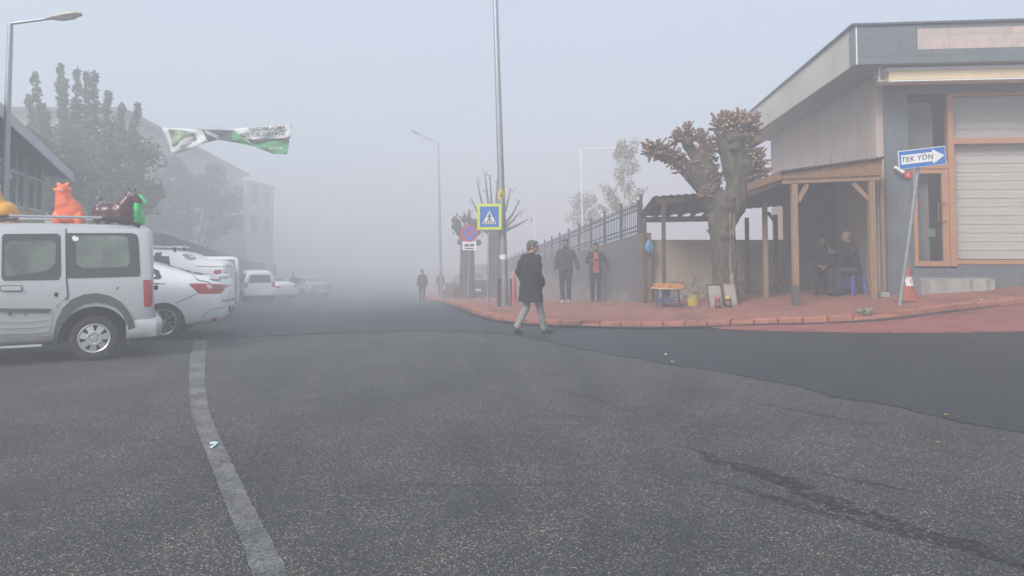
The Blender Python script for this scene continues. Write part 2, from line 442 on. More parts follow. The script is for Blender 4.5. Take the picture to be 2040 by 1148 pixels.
for i in range(len(kf)-1):
    a, b, c, d = kf[i], kf[i+1], kb[i+1], kb[i]
    if a.y > 60 or a.x > 16: gap = 0
    else: gap = rnd.uniform(.002, .009)
    t = (b-a).normalized()*gap
    jit = rnd.uniform(-.016, .016); jz = rnd.uniform(-.018, .008)
    if rnd.random() < .16: jz -= rnd.uniform(.02, .06)
    q = [a+t, b-t, c-t, d+t]; nrm = Vector((-t.y, t.x)).normalized()*jit if gap else Vector((0, 0))
    q = [p+nrm for p in q]
    top = [(p.x, p.y, g(p.x, p.y)+.132+jz) for p in q]; bot = [(p.x, p.y, g(p.x, p.y)-.12) for p in q]
    kerb.add(bot+top, [(3, 2, 1, 0), (4, 5, 6, 7), (0, 1, 5, 4), (1, 2, 6, 5), (2, 3, 7, 6), (3, 0, 4, 7)])
o = kerb.build('kerb', KERB, None, None, .022, 2); o['kind'] = 'structure'

apr_px = [(1385, 648), (1400, 653), (1440, 657), (1500, 660), (1650, 664), (1800, 665), (1920, 664), (2040, 662)]
al = [G(*p) for p in apr_px]; ar = []
for a, b in zip(al, al[1:]):
    n = max(2, int((b-a).length/.15))
    for k in range(n): ar.append(a.lerp(b, k/n)+Vector((0, rnd.uniform(-.06, .05))))
ar.append(al[-1])
inner = [p for p in offset_line(kf, .1) if p.x > 4.1 and p.y < 25]
sheet('ramp', [tuple(p) for p in ar]+[(al[-1].x+5, al[-1].y+1.0), (al[-1].x+20, al[-1].y+2.5)]+[tuple(p) for p in reversed(inner)], .03, APR, .5, .03)

gl_ = [p for p in kf if p.y < 45 and p.x < 9]; gd = offset_line(gl_, -.03)
go = [p+Vector((rnd.uniform(-.05, .05), rnd.uniform(-.09, .05))) for p in offset_line(gl_, -.17)]
sheet('gutter_dirt', [tuple(p) for p in offset_line(gl_, .04)]+[tuple(p) for p in reversed(go)], .038, M('gutter dirt', (.040, .036, .033), .95, 0, .5, 6, .5, 40), .12)

LINE, N, L, b, src = nodes_of('worn white road paint', .75)
wear = noise(N, L, src, 55, 5, .75); big = noise(N, L, src, 2.2, 5, .7)
f = mth(N, L, 'ADD', mth(N, L, 'MULTIPLY', wear, 1.0), mth(N, L, 'MULTIPLY', big, .55))
L.new(ramp(N, L, f, [(.66, (.048, .048, .049)), (.80, (.145, .145, .142)), (.95, (.235, .235, .225))]), b.inputs['Base Color'])
bumpto(N, L, b, noise(N, L, src, 120, 3), .4, .006)
lp = [((388, 679), (413, 679)), ((378, 712), (409, 712)), ((376, 755), (408, 755)), ((379, 820), (415, 820)), ((401, 880), (441, 880)), ((428, 950), (474, 950)), ((450, 1010), (505, 1010)), ((480, 1080), (542, 1080)), ((505, 1148), (575, 1148)), ((545, 1260), (632, 1260)), ((600, 1420), (715, 1420))]
rag = lambda P: [p+Vector((rnd.uniform(-.007, .007), rnd.uniform(-.006, .006))) for p in resample(smoothline(resample(P, .25), 4), .04)]
sheet('road_line', [tuple(p) for p in rag([G(*a) for a, _ in lp])]+[tuple(p) for p in reversed(rag([G(*b_) for _, b_ in lp]))], .006, LINE, .12)

# grassy bank and retaining wall down the left of the street
GRASSM = M('dry grass bank', (.11, .115, .055), .95, 0, .45, 4, .6, 25)
def left_x(y): return -9.9-.25*(y-18)
bank = MB(); pv = []
for k in range(40):
    y = 26+k*1.8; x = left_x(y); z = g(x, y)
    pv.append([(x+1.2, y, z+.01), (x+.2, y, z+.9+.08*math.sin(k*1.7)), (x-.4, y, z+1.25), (x-.45, y, z-.3)])
for a, b_ in zip(pv, pv[1:]):
    n = len(bank.v); bank.v += a+b_
    bank.f += [(n, n+1, n+5, n+4), (n+1, n+2, n+6, n+5), (n+2, n+3, n+7, n+6)]; bank.m += [0]*3
o = bank.build('bank', GRASSM, None, 60); o['kind'] = 'structure'
DGREY = plaster('dark grey plaster', (.075, .075, .08), (.05, .05, .055))
wl_ = MB(); pr = []
for k in range(38):
    y = 27+k*1.8; x = left_x(y)-.42; z = g(x, y); h = 2.75
    pr.append([(x, y, z-.4), (x, y, z+h), (x-.3, y, z+h), (x-.3, y, z-.4)])
wl_.loft(pr)
o = wl_.build('retaining_wall', DGREY, None, None); tag(o, 'dark grey retaining wall running down the left side of the street behind the parked cars', 'wall')

# ------------------------------------------------------------------ the single-storey building on the right
def plane_hit(px, py, p0, n):
    d = ray(px, py); o_ = Vector((0, 0, HC)); return o_+d*((Vector(p0)-o_).dot(Vector(n))/d.dot(Vector(n)))
BR = R(-6); BO = Vector((7.82, 16.0, 0)); BX = Vector((math.cos(BR), math.sin(BR), 0)); BY = Vector((-math.sin(BR), math.cos(BR), 0))
BG = g(8.6, 16)+.12
BO.z = BG
bld = thing('shop_building', 'single storey corner building with slate facade, big blinded window and deep flat roof', 'building', BO, BR)
def F(px, py, yl=0.0):                          # sight line -> local (x, z) in a plane parallel to the facade
    h = plane_hit(px, py, BO+BY*yl, BY)-BO; return h.dot(BX), h.z
PLA = plaster('pinkish beige plaster', (.47, .38, .325), (.30, .26, .24), 0, scale=.6)
FASC = plaster('pale roof edge plaster', (.47, .455, .41), (.33, .32, .29), 0, scale=.8)
SLATE = tiles('slate cladding', (.135, .15, .165), (.115, .13, .145), (.07, .075, .08), .62, .40, .45, .45)
GRAN = tiles('pink granite panels', (.50, .40, .35), (.44, .36, .32), (.3, .25, .22), 1.18, 1.3, .4, .6, 0)
SOFF = M('soffit paint', (.30, .265, .235), .85, 0, .15, 2)
XR = 11.0                                        # facade length
ztop = 5.28-BG; zs = ztop                        # soffit height (local)
zr = 6.08-BG
w = MB()                                         # side wall and back/right walls of plaster
w.bb((0.0, .30, -1.0), (.28, 9.6, zs)); w.bb((.28, 9.32, -1), (XR, 9.6, zs)); w.bb((XR-.28, .3, -1), (XR, 9.32, zs))
w.bb((.28, .3, -.02), (XR-.28, 9.32, .12)); w.bb((.28, 4.0, .12), (XR-.28, 4.2, zs))
w.build('wall', PLA, bld)
ck = MB(); zc = lambda h: zs-.6-h
cz = [(.001, 3.1, 3.3), (-.004, 3.25, 2.9), (-.004, 3.2, 2.55), (-.004, 3.42, 2.1), (-.004, 3.5, 1.6), (-.004, 3.55, 1.0)]
ck.tube([(-.003, y, z) for _, y, z in cz], .008, 5); ck.build('wall_crack', M('crack shade', (.13, .11, .10), .9), bld)
xp0 = F(1762, 300)[0]; xp1 = F(1808, 250)[0]; xd0 = F(1820, 450)[0]; xm = F(1887, 300)[0]; xm1 = F(1899, 300)[0]
zt_win = F(1850, 188)[1]; zdoor_t = F(1850, 337)[1]; ztr = F(1850, 324)[1]; zdoor_b = F(1850, 531)[1]
zbt = F(1950, 186)[1]; zmu0 = F(1960, 287)[1]; zmu1 = F(1960, 275)[1]; zsill = F(1960, 518)[1]; zsill0 = F(1960, 527)[1]
s = MB()
s.bb((xp0, -.03, -1), (xp1, .30, zs)); s.bb((xp1, -.03, zt_win), (XR, .30, zs))       # pillar and lintel
s.bb((xp1, -.03, -1), (xd0, .30, ztr)); s.bb((xd0, -.03, -1), (XR, .30, zdoor_b-.04)); s.bb((xm1, -.032, zdoor_b-.05), (XR, .298, zsill0))
s.build('slate_facade', SLATE, bld, None, .006)
t = MB(); t.bb((-.02, .04, -1), (.07, .30, zs)); t.bb((.07, .04, -1), (xp0, .30, zs)); t.build('corner_strip', PLA, bld)
fr = MB()
fr.bb((xm, -.06, zdoor_b), (xm1, .12, zbt)); fr.bb((xd0-.02, -.055, ztr), (xm, .11, zdoor_t+.14)) if False else None
fr.bb((xd0, -.05, zdoor_t), (xm, .10, ztr)); fr.bb((xm1, -.05, zmu0), (XR-.3, .10, zmu1)); fr.bb((xm1, -.055, zsill0), (XR-.3, .10, zsill))
for x in (xm1+2.9, xm1+5.8): fr.bb((x, -.045, zsill), (x+.1, .10, zmu0)); fr.bb((x, -.045, zmu1), (x+.1, .10, zbt))
fr.bb((xm1, -.05, zbt-.05), (XR-.3, .1, zt_win))
fr.build('window_frame', FRAMEW, bld, None, .008)
GLASS = M('window glass', (.05, .06, .065), .04, 0, .1, 1, alpha=.14, spec=.6)
GLASSD = M('dark window glass', (.02, .026, .035), .06, 0, .2, .7, spec=.6)
gl = MB(); gl.bb((xm1, .03, zsill), (XR-.3, .036, zmu0)); gl.bb((xm1, .03, zmu1), (XR-.3, .036, zbt)); gl.build('window_pane', GLASS, bld)
gl = MB(); gl.bb((xp1, .05, ztr), (xm, .056, zt_win)); gl.build('transom_pane', GLASS, bld)
BLIND = M('cream blind', (.74, .72, .66), .8, 0, .08, 1.5, stretch=(.3, 1, 4))
BLIND2 = M('grey blind', (.27, .28, .26), .8, 0, .1, 2)
bl = MB(); z = zsill+.02; k = 0
while z < zbt-.05:
    bl.box(((xm1+XR-.35)/2+.03, .17+.005*(k % 2), z+.045), (XR-.45-xm1, .004, .097), Euler((R(-5), 0, 0))); z += .092; k += 1
bl.build('venetian_blind', BLIND, bld)
bl = MB(); z = zsill-.25; k = 0
bl.bb((xp1+.02, .30, ztr-.1), (xp1+(xm-xp1)*.80, .32, zt_win-.12), 0); bl.build('curtain', BLIND2, bld)
d = thing('door', '', '', ); del d['label'], d['category']; bpy.data.objects.remove(d)
dm = MB(); fw = .085
dm.bb((xd0+.0, -.03, zdoor_b), (xd0+fw, .06, zdoor_t)); dm.bb((xm-fw*1.6, -.03, zdoor_b), (xm, .06, zdoor_t))
dm.bb((xd0+fw, -.03, zdoor_t-.10), (xm-fw*1.6, .06, zdoor_t)); dm.bb((xd0+fw, -.03, zdoor_b), (xm-fw*1.6, .06, zdoor_b+.11))
door = dm.build('door', FRAMEW, bld, None, .008)
x0, x1 = xd0+fw, xm-fw*1.6
m_ = MB(); m_.bb((x0, .012, zdoor_b+.11), (x1, .018, zdoor_t-.10)); m_.build('door_pane', GLASS, door)
m_ = MB(); m_.bb((x0-.1, .30, zdoor_b), (x0+(x1-x0)*.72, .32, zdoor_t)); m_.bb((x0+(x1-x0)*.60, .27, zdoor_b+.62), (x0+(x1-x0)*.95, .29, zdoor_b+.80)); m_.build('door_curtain', BLIND2, door)
m_ = MB(); hx = x1+.01
m_.tube([(hx-.12, -.03, zdoor_b+.95), (hx-.12, -.10, zdoor_b+.95), (hx-.12, -.10, zdoor_b+1.32), (hx-.12, -.03, zdoor_b+1.32)], .013, 8)
m_.tube([(hx-.12, -.10, zdoor_b+.95), (hx+.04, -.06, zdoor_b+.95)], .012, 8); m_.tube([(hx-.12, -.10, zdoor_b+1.32), (hx+.04, -.06, zdoor_b+1.32)], .012, 8)
m_.build('handle', M('bronze', (.25, .15, .09), .4, .7), door)
# roof: slab with a plaster side edge, slate front edge, granite inset, dark cap
ov = 1.02; xl = -.80
r_ = MB(); r_.bb((xl+.04, -ov+.04, zs+.003), (XR+.6, 10.2, zr-.02)); roof = r_.build('roof', SOFF, bld)
m_ = MB(); m_.bb((xl, -ov+.28, zs), (xl+.039, 10.2, zr-.015)); m_.build('roof_edge', FASC, roof)
m_ = MB(); m_.bb((xl+.06, -ov, zs-.0), (XR+.6, -ov+.039, zr-.015)); m_.bb((xl-.004, -ov, zs), (xl+.038, -ov+.279, zr-.016)); m_.build('slate_edge', SLATE, roof)
m_ = MB(); m_.bb((xl+.038, -ov-.008, zs-.004), (xl+.06, -ov+.03, zr-.012)); m_.build('corner_trim', WHITEP, roof)
m_ = MB(); xg = F(1828, 75, -ov)[0]; zg0 = F(1900, 97, -ov)[1]; zg1 = F(1900, 56, -ov)[1]
m_.bb((xg, -ov-.004, zg0), (XR+.6, -ov+.02, zg1)); m_.build('granite_panel', GRAN, roof)
m_ = MB(); m_.bb((xl-.05, -ov-.05, zr-.012), (XR+.6, 10.25, zr+.03)); m_.build('roof_cap', M('dark flashing', (.10, .11, .13), .5, .4), roof)
# awning cassette
aw = thing('awning', 'rolled up cream awning in a white cassette above the big shop window', 'awning', (0, 0, 0), 0); aw.parent = None
aw.location = BO; aw.rotation_euler = (0, 0, BR)
ax, az1 = F(1768, 134, -.82); _, az0 = F(1768, 162, -.82); azm = F(1768, 141, -.82)[1]
m_ = MB(); prof = [(-.82, azm), (-.80, az1), (-.2, az1+.02), (-.05, az1), (-.05, azm)]
m_.prism([(ax, y, z) for y, z in prof], (XR-ax, 0, 0)); m_.build('cassette', WHITEP, aw, None, .01)
CREAM = M('cream awning cloth', (.74, .60, .39), .85, 0, .1, 3, .2, 50)
m_ = MB(); m_.prism([(ax+.03, y, z) for y, z in [(-.815, azm-.002), (-.05, azm-.002), (-.12, az0+.05), (-.75, az0+.01), (-.80, az0+.03)]], (XR-ax-.03, 0, 0)); m_.build('cloth', CREAM, aw, None, .01)
m_ = MB(); m_.bb((ax+.02, -.83, az0-.012), (XR, -.72, az0+.012)); m_.build('front_bar', WHITEP, aw)
m_ = MB(); m_.bar((ax-.12, -.70, az0+.02), (ax-.12, -.70, az1), .03); m_.bar((ax-.12, -.70, az1), (ax+.02, -.65, az1-.01), .03); m_.bar((ax-.13, -.7, az0+.03), (ax+.05, -.65, az0+.06), .03); m_.bar((ax-.12, -.48, az1-.03), (ax-.10, .02, az1+.05), .03); m_.build('bracket', WHITEP, aw)
# small fittings on the wall
cmx, cmz = F(1789, 339, -.1)
c_ = thing('security_camera', 'small white security camera on the slate pillar under the blue arrow sign', 'camera', BO+BX*cmx+BY*-.03+Vector((0, 0, cmz)), BR)
m_ = MB(); m_.lathe([(.001, -.11), (.035, -.11), (.035, .09), (.04, .09), (.04, .11), (.001, .11)], (0, -.13, 0), (.72, -.35, -.6), 14); m_.build('camera_body', WHITEP, c_, 40)
m_ = MB(); m_.tube([(0, 0, .02), (0, -.07, .02), (0, -.12, .0)], .014, 8); m_.lathe([(.04, 0), (.04, .02), (.001, .02)], (0, .0, .02), (0, -1, 0), 12); m_.build('camera_bracket', GREYP, c_)
alx, alz = F(1806, 349, -.03)
al_ = thing('alarm_box', 'small red alarm box on the slate pillar left of the door', 'alarm box', BO+BX*alx+BY*-.03+Vector((0, 0, alz)), BR)
m_ = MB(); m_.box((0, -.03, 0), (.15, .06, .15)); m_.build('box_body', M('alarm red', (.50, .05, .05), .5), al_, None, .012)
m_ = text_mb('1', .10, M4((0, -.061, 0), (1, 0, 0), (0, 0, 1)), .001); m_.build('box_mark', WHITEP, al_)
sx0 = F(1826, 560, -.25)[0]; sx1 = F(1975, 560, -.25)[0]
st = MB(); zt_ = F(1900, 555, -.2)[1]; n = 14
top = []
for i in range(n+1):
    x = sx0+(sx1-sx0)*i/n; top.append((x, -.42+rnd.uniform(-.05, .05), zt_+rnd.uniform(-.03, .015)))
for i in range(n):
    (xa, ya, za), (xb, yb, zb) = top[i], top[i+1]
    st.add([(xa, ya, -.7), (xb, yb, -.7), (xb, -.033, -.7), (xa, -.033, -.7), (xa, ya, za), (xb, yb, zb), (xb, -.033, zt_+.01), (xa, -.033, zt_+.01)],
           [(0, 1, 5, 4), (4, 5, 6, 7), (2, 3, 7, 6)]+([(3, 0, 4, 7)] if i == 0 else [])+([(1, 2, 6, 5)] if i == n-1 else []))
o = st.build('doorstep', CONC); o.location = BO; o.rotation_euler = (0, 0, BR); tag(o, 'low crumbling concrete step along the foot of the facade below the door', 'step')

# ------------------------------------------------------------------ walls on the right
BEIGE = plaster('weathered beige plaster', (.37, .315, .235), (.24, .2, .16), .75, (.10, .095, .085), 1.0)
yb = 19.4; xw0 = (1292-1020)/FPX*yb; xw1 = 8.1
zb0 = g(xw0, yb)+.1
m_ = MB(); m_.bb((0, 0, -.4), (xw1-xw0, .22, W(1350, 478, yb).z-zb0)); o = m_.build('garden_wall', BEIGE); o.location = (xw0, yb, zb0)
tag(o, 'stained beige plaster wall behind the timber shelter and the low table', 'wall')
FW = plaster('grey wall plaster', (.125, .125, .13), (.08, .08, .085), .45, (.30, .28, .24), 1.0)
wx = lambda y: 3.28-.115*(y-19.4)
ztop_f = lambda y: W(1268, 467, 19.6).z-(y-19.6)*.0665 if y < 60 else W(1268, 467, 19.6).z-40.4*.0665-(y-60)*.03
m_ = MB(); rr = []; y = 19.6
while y < 92:
    x = wx(y); rr.append([(x-3.2, y-19.6, g(x, y)-.3), (x-3.2, y-19.6, ztop_f(y)), (x-3.2+.3, y-19.6, ztop_f(y)), (x-3.2+.3, y-19.6, g(x, y)-.3)]); y += 1.2
m_.loft(rr); o = m_.build('boundary_wall', FW); o.location = (3.2, 19.6, 0)
tag(o, 'grey plaster boundary wall stepping down the pavement under the metal fence', 'wall')
pz = g(3.3, 19.3)+.1
m_ = MB(); m_.bb((-.16, -.17, -.3), (.16, .17, ztop_f(19.4)-pz+.02)); o = m_.build('wall_pillar', plaster('dark brown plaster', (.16, .115, .09), (.11, .085, .07))); o.location = (xw0-.14, 19.30, pz)
tag(o, 'brown plastered pillar where the grey wall meets the beige wall', 'pillar')
fence = thing('metal_fence', 'blue grey metal railing fence running along the top of the grey boundary wall', 'fence', (3.2, 19.6, 0))
FEN = M('blue grey fence paint', (.055, .07, .095), .5, .2, .1)
y = 19.75; rails = MB(); bars = MB(); H = .93
ends = []
while y < 88: ends.append(y); y += 2.0
for a, b_ in zip(ends, ends[1:]):
    P = lambda yy, h: Vector((wx(yy)+.15-3.2, yy-19.6, ztop_f(yy)+h))
    for h in (.14, .26, H-.24, H-.10): rails.bar(P(a, h), P(b_, h), .035, .035)
    k = 1
    while a+.19*k < b_-.05:
        yy = a+.19*k; bars.bar(P(yy, .05), P(yy, H), .022, .022); k += 1
rails.build('rail', FEN, fence); bars.build('bars', FEN, fence)['kind'] = 'stuff'
for yy in ends:
    p = P(yy, 0); m_ = MB(); m_.bar((p.x, p.y, p.z-.02), (p.x, p.y, p.z+1.03), .075, .075); m_.box((p.x, p.y, p.z+1.045), (.095, .095, .03)); m_.build('post', FEN, fence)
p = Vector(W(1272, 468, 19.35)); m_ = MB(); m_.bar((p.x-3.2, -.30, p.z-.02), (p.x-3.2, -.30, W(1272, 399, 19.3).z), .09, .09); m_.build('post', FEN, fence)

# ------------------------------------------------------------------ timber shelter
sh = thing('timber_shelter', 'rough timber lean-to shelter with chipboard fascia against the side of the corner building', 'shelter', (0, 0, 0))
Bp = W(1558, 345, 15.2); Cp = W(1756, 317, 15.35)
Bb = W(1558, 362, 15.2); Cb = W(1756, 352, 15.35)
A = W(1311, 395, 17.5); E_ = W(1470, 388, 17.5); Dk = W(1282, 431, 19.5)
back_z = Dk.z
TILE = M('dark roof sheet', (.055, .045, .045), .8, 0, .3, 5, .3)
UND = M('roof underside boards', (.045, .032, .026), .9, 0, .3, 4, stretch=(1, 8, 1))
def slab(pts, th): 
    m = MB(); m.prism([p for p in pts], (0, 0, th)); return m
# porch roof (near block) and the long low roof behind it, slightly rippled front edges
rt = MB()
def ribbed(a, b, c, d, n, amp, th=.03):     # a-b front edge, d-c back edge
    rings = []
    for i in range(n+1):
        t = i/n; f_, k_ = a.lerp(b, t), d.lerp(c, t); dz = amp*(i % 2)
        rings.append([f_+Vector((0, 0, dz)), k_+Vector((0, 0, dz)), k_+Vector((0, 0, dz+th)), f_+Vector((0, 0, dz+th))])
    rt.loft(rings)
Bk = Vector((5.25, 17.6, Bp.z-.18)); Ck = Vector((8.05, 18.4, Cp.z-.02))
ribbed(Bp+Vector((-.06, -.1, 0)), Cp+Vector((.02, -.1, 0)), Ck, Bk, 40, .022)
D2 = Vector((8.2, 19.75, back_z+.35)); D1 = Vector((Dk.x-.1, 19.75, back_z-.02))
ribbed(A+Vector((-.12, 0, 0)), Vector((5.5, 17.55, E_.z+.06)), Vector((5.6, 19.75, back_z+.12)), D1, 26, .028)
ribbed(Vector((5.3, 17.5, E_.z+.12)), Vector((8.1, 17.9, Cp.z-.06)), D2, Vector((5.4, 19.75, back_z+.14)), 26, .02)
rt.build('roof', TILE, sh)
m_ = MB(); m_.prism([Bb+Vector((-.03, -.02, .05)), Cb+Vector((0, -.02, .03)), Cp+Vector((0, -.02, -.012)), Bp+Vector((-.03, -.02, -.012))], (0, .03, 0)); m_.build('fascia', OSB, sh)
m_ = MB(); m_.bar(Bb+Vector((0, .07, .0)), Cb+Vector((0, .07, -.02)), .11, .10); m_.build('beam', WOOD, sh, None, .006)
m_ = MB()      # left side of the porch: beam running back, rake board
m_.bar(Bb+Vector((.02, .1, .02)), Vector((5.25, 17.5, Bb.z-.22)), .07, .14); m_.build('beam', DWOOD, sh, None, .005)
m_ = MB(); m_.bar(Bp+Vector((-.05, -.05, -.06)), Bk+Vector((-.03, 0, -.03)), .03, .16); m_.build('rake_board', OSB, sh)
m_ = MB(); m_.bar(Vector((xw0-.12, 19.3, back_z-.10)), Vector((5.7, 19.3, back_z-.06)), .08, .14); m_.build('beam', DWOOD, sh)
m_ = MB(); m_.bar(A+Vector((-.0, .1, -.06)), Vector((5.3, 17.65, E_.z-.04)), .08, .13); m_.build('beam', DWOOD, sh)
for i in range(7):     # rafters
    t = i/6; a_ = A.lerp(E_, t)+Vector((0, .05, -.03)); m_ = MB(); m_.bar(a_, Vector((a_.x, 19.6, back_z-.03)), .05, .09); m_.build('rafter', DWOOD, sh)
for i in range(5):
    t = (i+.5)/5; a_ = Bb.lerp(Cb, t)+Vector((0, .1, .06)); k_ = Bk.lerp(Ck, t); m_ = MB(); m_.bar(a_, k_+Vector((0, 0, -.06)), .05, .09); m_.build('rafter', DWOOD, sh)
def post(px, Y, ztop, w_, mat, h0=.12):
    p = onto(px, Y, h0-.02); m = MB(); m.bar(p, (p.x, p.y, ztop), w_, w_); return m.build('post', mat, sh, None, .006), p
_, pA = post(1583, 15.28, Bb.z-.05, .115, WOOD); _, pB = post(1737, 15.42, Cb.z-.06, .12, WOOD)
p = onto(1583, 15.28, .12); m_ = MB(); m_.bar((p.x, p.y-.004, p.z-.02), (p.x, p.y-.004, p.z+.42), .13, .13); m_.build('post_sleeve', M('stained wood', (.10, .085, .075), .9), sh)
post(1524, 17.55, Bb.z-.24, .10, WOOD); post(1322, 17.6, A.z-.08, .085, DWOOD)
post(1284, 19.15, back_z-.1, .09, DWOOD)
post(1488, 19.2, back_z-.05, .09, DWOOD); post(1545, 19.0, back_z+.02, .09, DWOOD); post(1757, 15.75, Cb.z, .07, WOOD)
m_ = MB(); q = W(1608, 368, 15.3); m_.bar(W(1589, 402, 15.3), q, .055, .09); m_.build('brace', WOOD, sh, None, .004)
m_ = MB(); m_.bar(W(1730, 398, 15.43), W(1698, 364, 15.4), .055, .09); m_.build('brace', WOOD, sh, None, .004)
m_ = MB(); m_.bar(W(1531, 425, 17.6), W(1548, 448, 18.2), .05, .07); m_.build('brace', DWOOD, sh)
m_ = MB(); x0_ = (1560-1020)/FPX*19.25; z0_ = g(6.9, 19.2)+.1
for i in range(11): m_.bb((x0_+i*.155, 19.22+.01*(i % 2), z0_), (x0_+i*.155+.15, 19.26+.01*(i % 2), back_z+.35))
m_.build('back_panel', M('brown boards', (.21, .16, .13), .85, 0, .25, 3, stretch=(3, 1, .5)), sh)
p0 = onto(1660, 18.3, .12); m_ = MB(); m_.bar(p0, (p0.x, p0.y, Cb.z), .10, .10); m_.build('post', DWOOD, sh)
# ------------------------------------------------------------------ buildings on the left
WALL1 = plaster('ochre plaster', (.40, .33, .22), (.28, .24, .18), 0, scale=.8)
WALL2 = plaster('cream plaster', (.50, .42, .31), (.36, .31, .25), 0, scale=.5)
WALL3 = plaster('white plaster', (.62, .62, .60), (.5, .5, .5), 0, scale=.5)
ROOFD = M('dark roof edge', (.10, .095, .10), .8, 0, .2, 3)
LFRAME = M('pale metal frame', (.42, .43, .45), .45, .4)
DBLUE = M('dark blue panel', (.03, .045, .085), .5, 0, .15, 3)
# first: shopfront with dark glazing under a falling eave
d1 = Vector((-.36, .93, 0)).normalized(); n1 = Vector((d1.y, -d1.x, 0))     # n1 looks to the street
o1 = Vector((-10.1, 13.4, g(-10.1, 13.4)))
b1 = thing('shop_building', 'low ochre shop building with dark blue glazing under a sloping eave behind the silver van', 'building', o1, math.atan2(d1.y, d1.x))
def H1(px, py, d=0.0):
    h = plane_hit(px, py, o1+n1*d, n1)-o1; return h.dot(d1), h.z
L1 = 8.6
(e0x, e0z), (e1x, e1z) = H1(0, 208, .4), H1(105, 309, .4); L1 = H1(112, 400)[0]
ze = lambda x: e0z+(e1z-e0z)*(x-e0x)/(e1x-e0x)
m_ = MB(); m_.loft([[(x, .3, -1.2), (x, 6, -1.2), (x, 6, ze(x)-.2), (x, .3, ze(x)-.2)] for x in (-3, 3.0, L1)]); m_.build('wall', WALL1, b1)
m_ = MB(); m_.loft([[(x, -.38, ze(x)-.16), (x, -.38, ze(x)), (x, 6.5, ze(x)+1.1), (x, 6.5, ze(x)+.94)] for x in (-3.4, 3, L1+.15)]); m_.build('roof', ROOFD, b1)
m_ = MB(); m_.loft([[(x, -.43, ze(x)-.24), (x, -.43, ze(x)+.02), (x, -.385, ze(x)+.02), (x, -.385, ze(x)-.24)] for x in (-3.45, 3, L1+.18)]); m_.build('gutter', LFRAME, b1)
xa, za = H1(32, 408); xb, zb_ = H1(98, 420)
zt1 = H1(75, 300)[1]; zs_ = H1(60, 414)[1]; zt0 = H1(15, 245)[1]
for i, (x0, x1, zz0, zz1) in enumerate([(xa-6.2, xa-3.4, zs_, zt0), (xa-3.2, xa-.15, zs_, zt0), (xa+.1, xa+(xb-xa)*.48, zs_, zt1), (xa+(xb-xa)*.55, xb+.1, zs_, zt1)]):
    m_ = MB(); m_.bb((x0, .24, zz0), (x1, .296, zz1)); wn_ = m_.build('window', GLASSD, b1)
    m_ = MB()
    for x in (x0, (x0+x1)/2, x1): m_.bb((x-.035, .19, zz0-.05), (x+.035, .238, zz1+.05))
    for z in (zz0, zz0+(zz1-zz0)*.55, zz1): m_.bb((x0-.035, .185, z-.035), (x1+.035, .236, z+.035))
    m_.build('frame', LFRAME, wn_)
m_ = MB(); m_.bb((-3, .18, zs_-.45), (xb+.4, .30, zs_-.06)); m_.build('sill_panel', M('yellow ochre board', (.42, .32, .12), .7, 0, .2, 3), b1)
m_ = MB(); m_.bb((-3, .2, 0), (L1, .295, zs_-.47)); m_.build('plinth', DBLUE, b1)
m_ = MB(); m_.bb((xa+.9, .14, zt1+.12), (L1-.1, .29, zt1+.55)); m_.build('sign_board', M('brown sign board', (.22, .17, .10), .7, 0, .6, 9), b1)
# poster in the window
px_, pz_ = H1(31, 390, .2)
ps = thing('poster', 'white paper poster with small pictures in the dark shop window beside the yellow toy', 'poster', o1+d1*px_+n1*-.165+Vector((0, 0, pz_)), math.atan2(d1.y, d1.x))
m_ = MB(); m_.bb((-.33, -.012, -.26), (.33, 0, .26)); m_.build('paper', WHITEP, ps)
m_ = MB()
for i in range(3):
    for j in range(2): m_.bb((-.26+i*.19, -.015, -.20+j*.21), (-.12+i*.19, -.0125, -.05+j*.21))
m_.build('pictures', M('printed pictures', (.2, .22, .25), .7, 0, .6, 12), ps)

def facade_windows(parent, rects, ax, base, out, mat_frame, glass, depth=.05):
    """window parts proud of a wall: rects in (along, z)"""
    for (a0, a1, z0, z1) in rects:
        P = lambda a, z, d: base+ax*a+out*d+Vector((0, 0, z))
        def plate(a0, a1, z0, z1, d0, d1):
            m = MB(); m.prism([P(a0, z0, d0), P(a1, z0, d0), P(a1, z1, d0), P(a0, z1, d0)], out*(d1-d0)); return m
        w_ = plate(a0, a1, z0, z1, .003, .03).build('window', glass, parent)
        f_ = MB()
        for (b0, b1_, y0, y1) in ((a0-.07, a1+.07, z0-.08, z0-.002), (a0-.07, a1+.07, z1+.002, z1+.07), (a0-.07, a0-.002, z0-.002, z1+.002), (a1+.002, a1+.07, z0-.002, z1+.002), ((a0+a1)/2-.03, (a0+a1)/2+.03, z0, z1)):
            q = plate(b0, b1_, y0, y1, .031 if b0 > a0 and b1_ < a1 else .002, .07); f_.add(q.v, q.f)
        f_.build('frame', mat_frame, w_)
# second: two storeys, long street side running down the road
d2 = Vector((-6.6, 39.5, 0)).normalized(); n2 = Vector((d2.y, -d2.x, 0)); a2 = Vector((-1, .0, 0))
o2 = Vector((-23.47, 44, 0)); o2.z = g(-23.47, 44)
b2 = thing('apartment_building', 'long cream two storey building with dark eaves behind the big green tree', 'building', o2)
T2 = 9.4-o2.z
poly = [Vector((0, 0, 0)), d2*40, d2*40+a2*17, a2*17]
m_ = MB(); m_.prism([p+Vector((0, 0, -2.5)) for p in poly], (0, 0, T2+2.5)); m_.build('wall', WALL2, b2)
pr_ = [(-d2*.8+n2*.8), (d2*40.8+n2*.8), (d2*40.8+a2*17.8), (a2*17.8-d2*.8)]
m_ = MB(); m_.prism([p+Vector((0, 0, T2+.002)) for p in pr_], (0, 0, .26)); rf = m_.build('roof', ROOFD, b2)
m_ = MB(); cen = d2*12+a2*6.5+Vector((0, 0, T2+1.5))
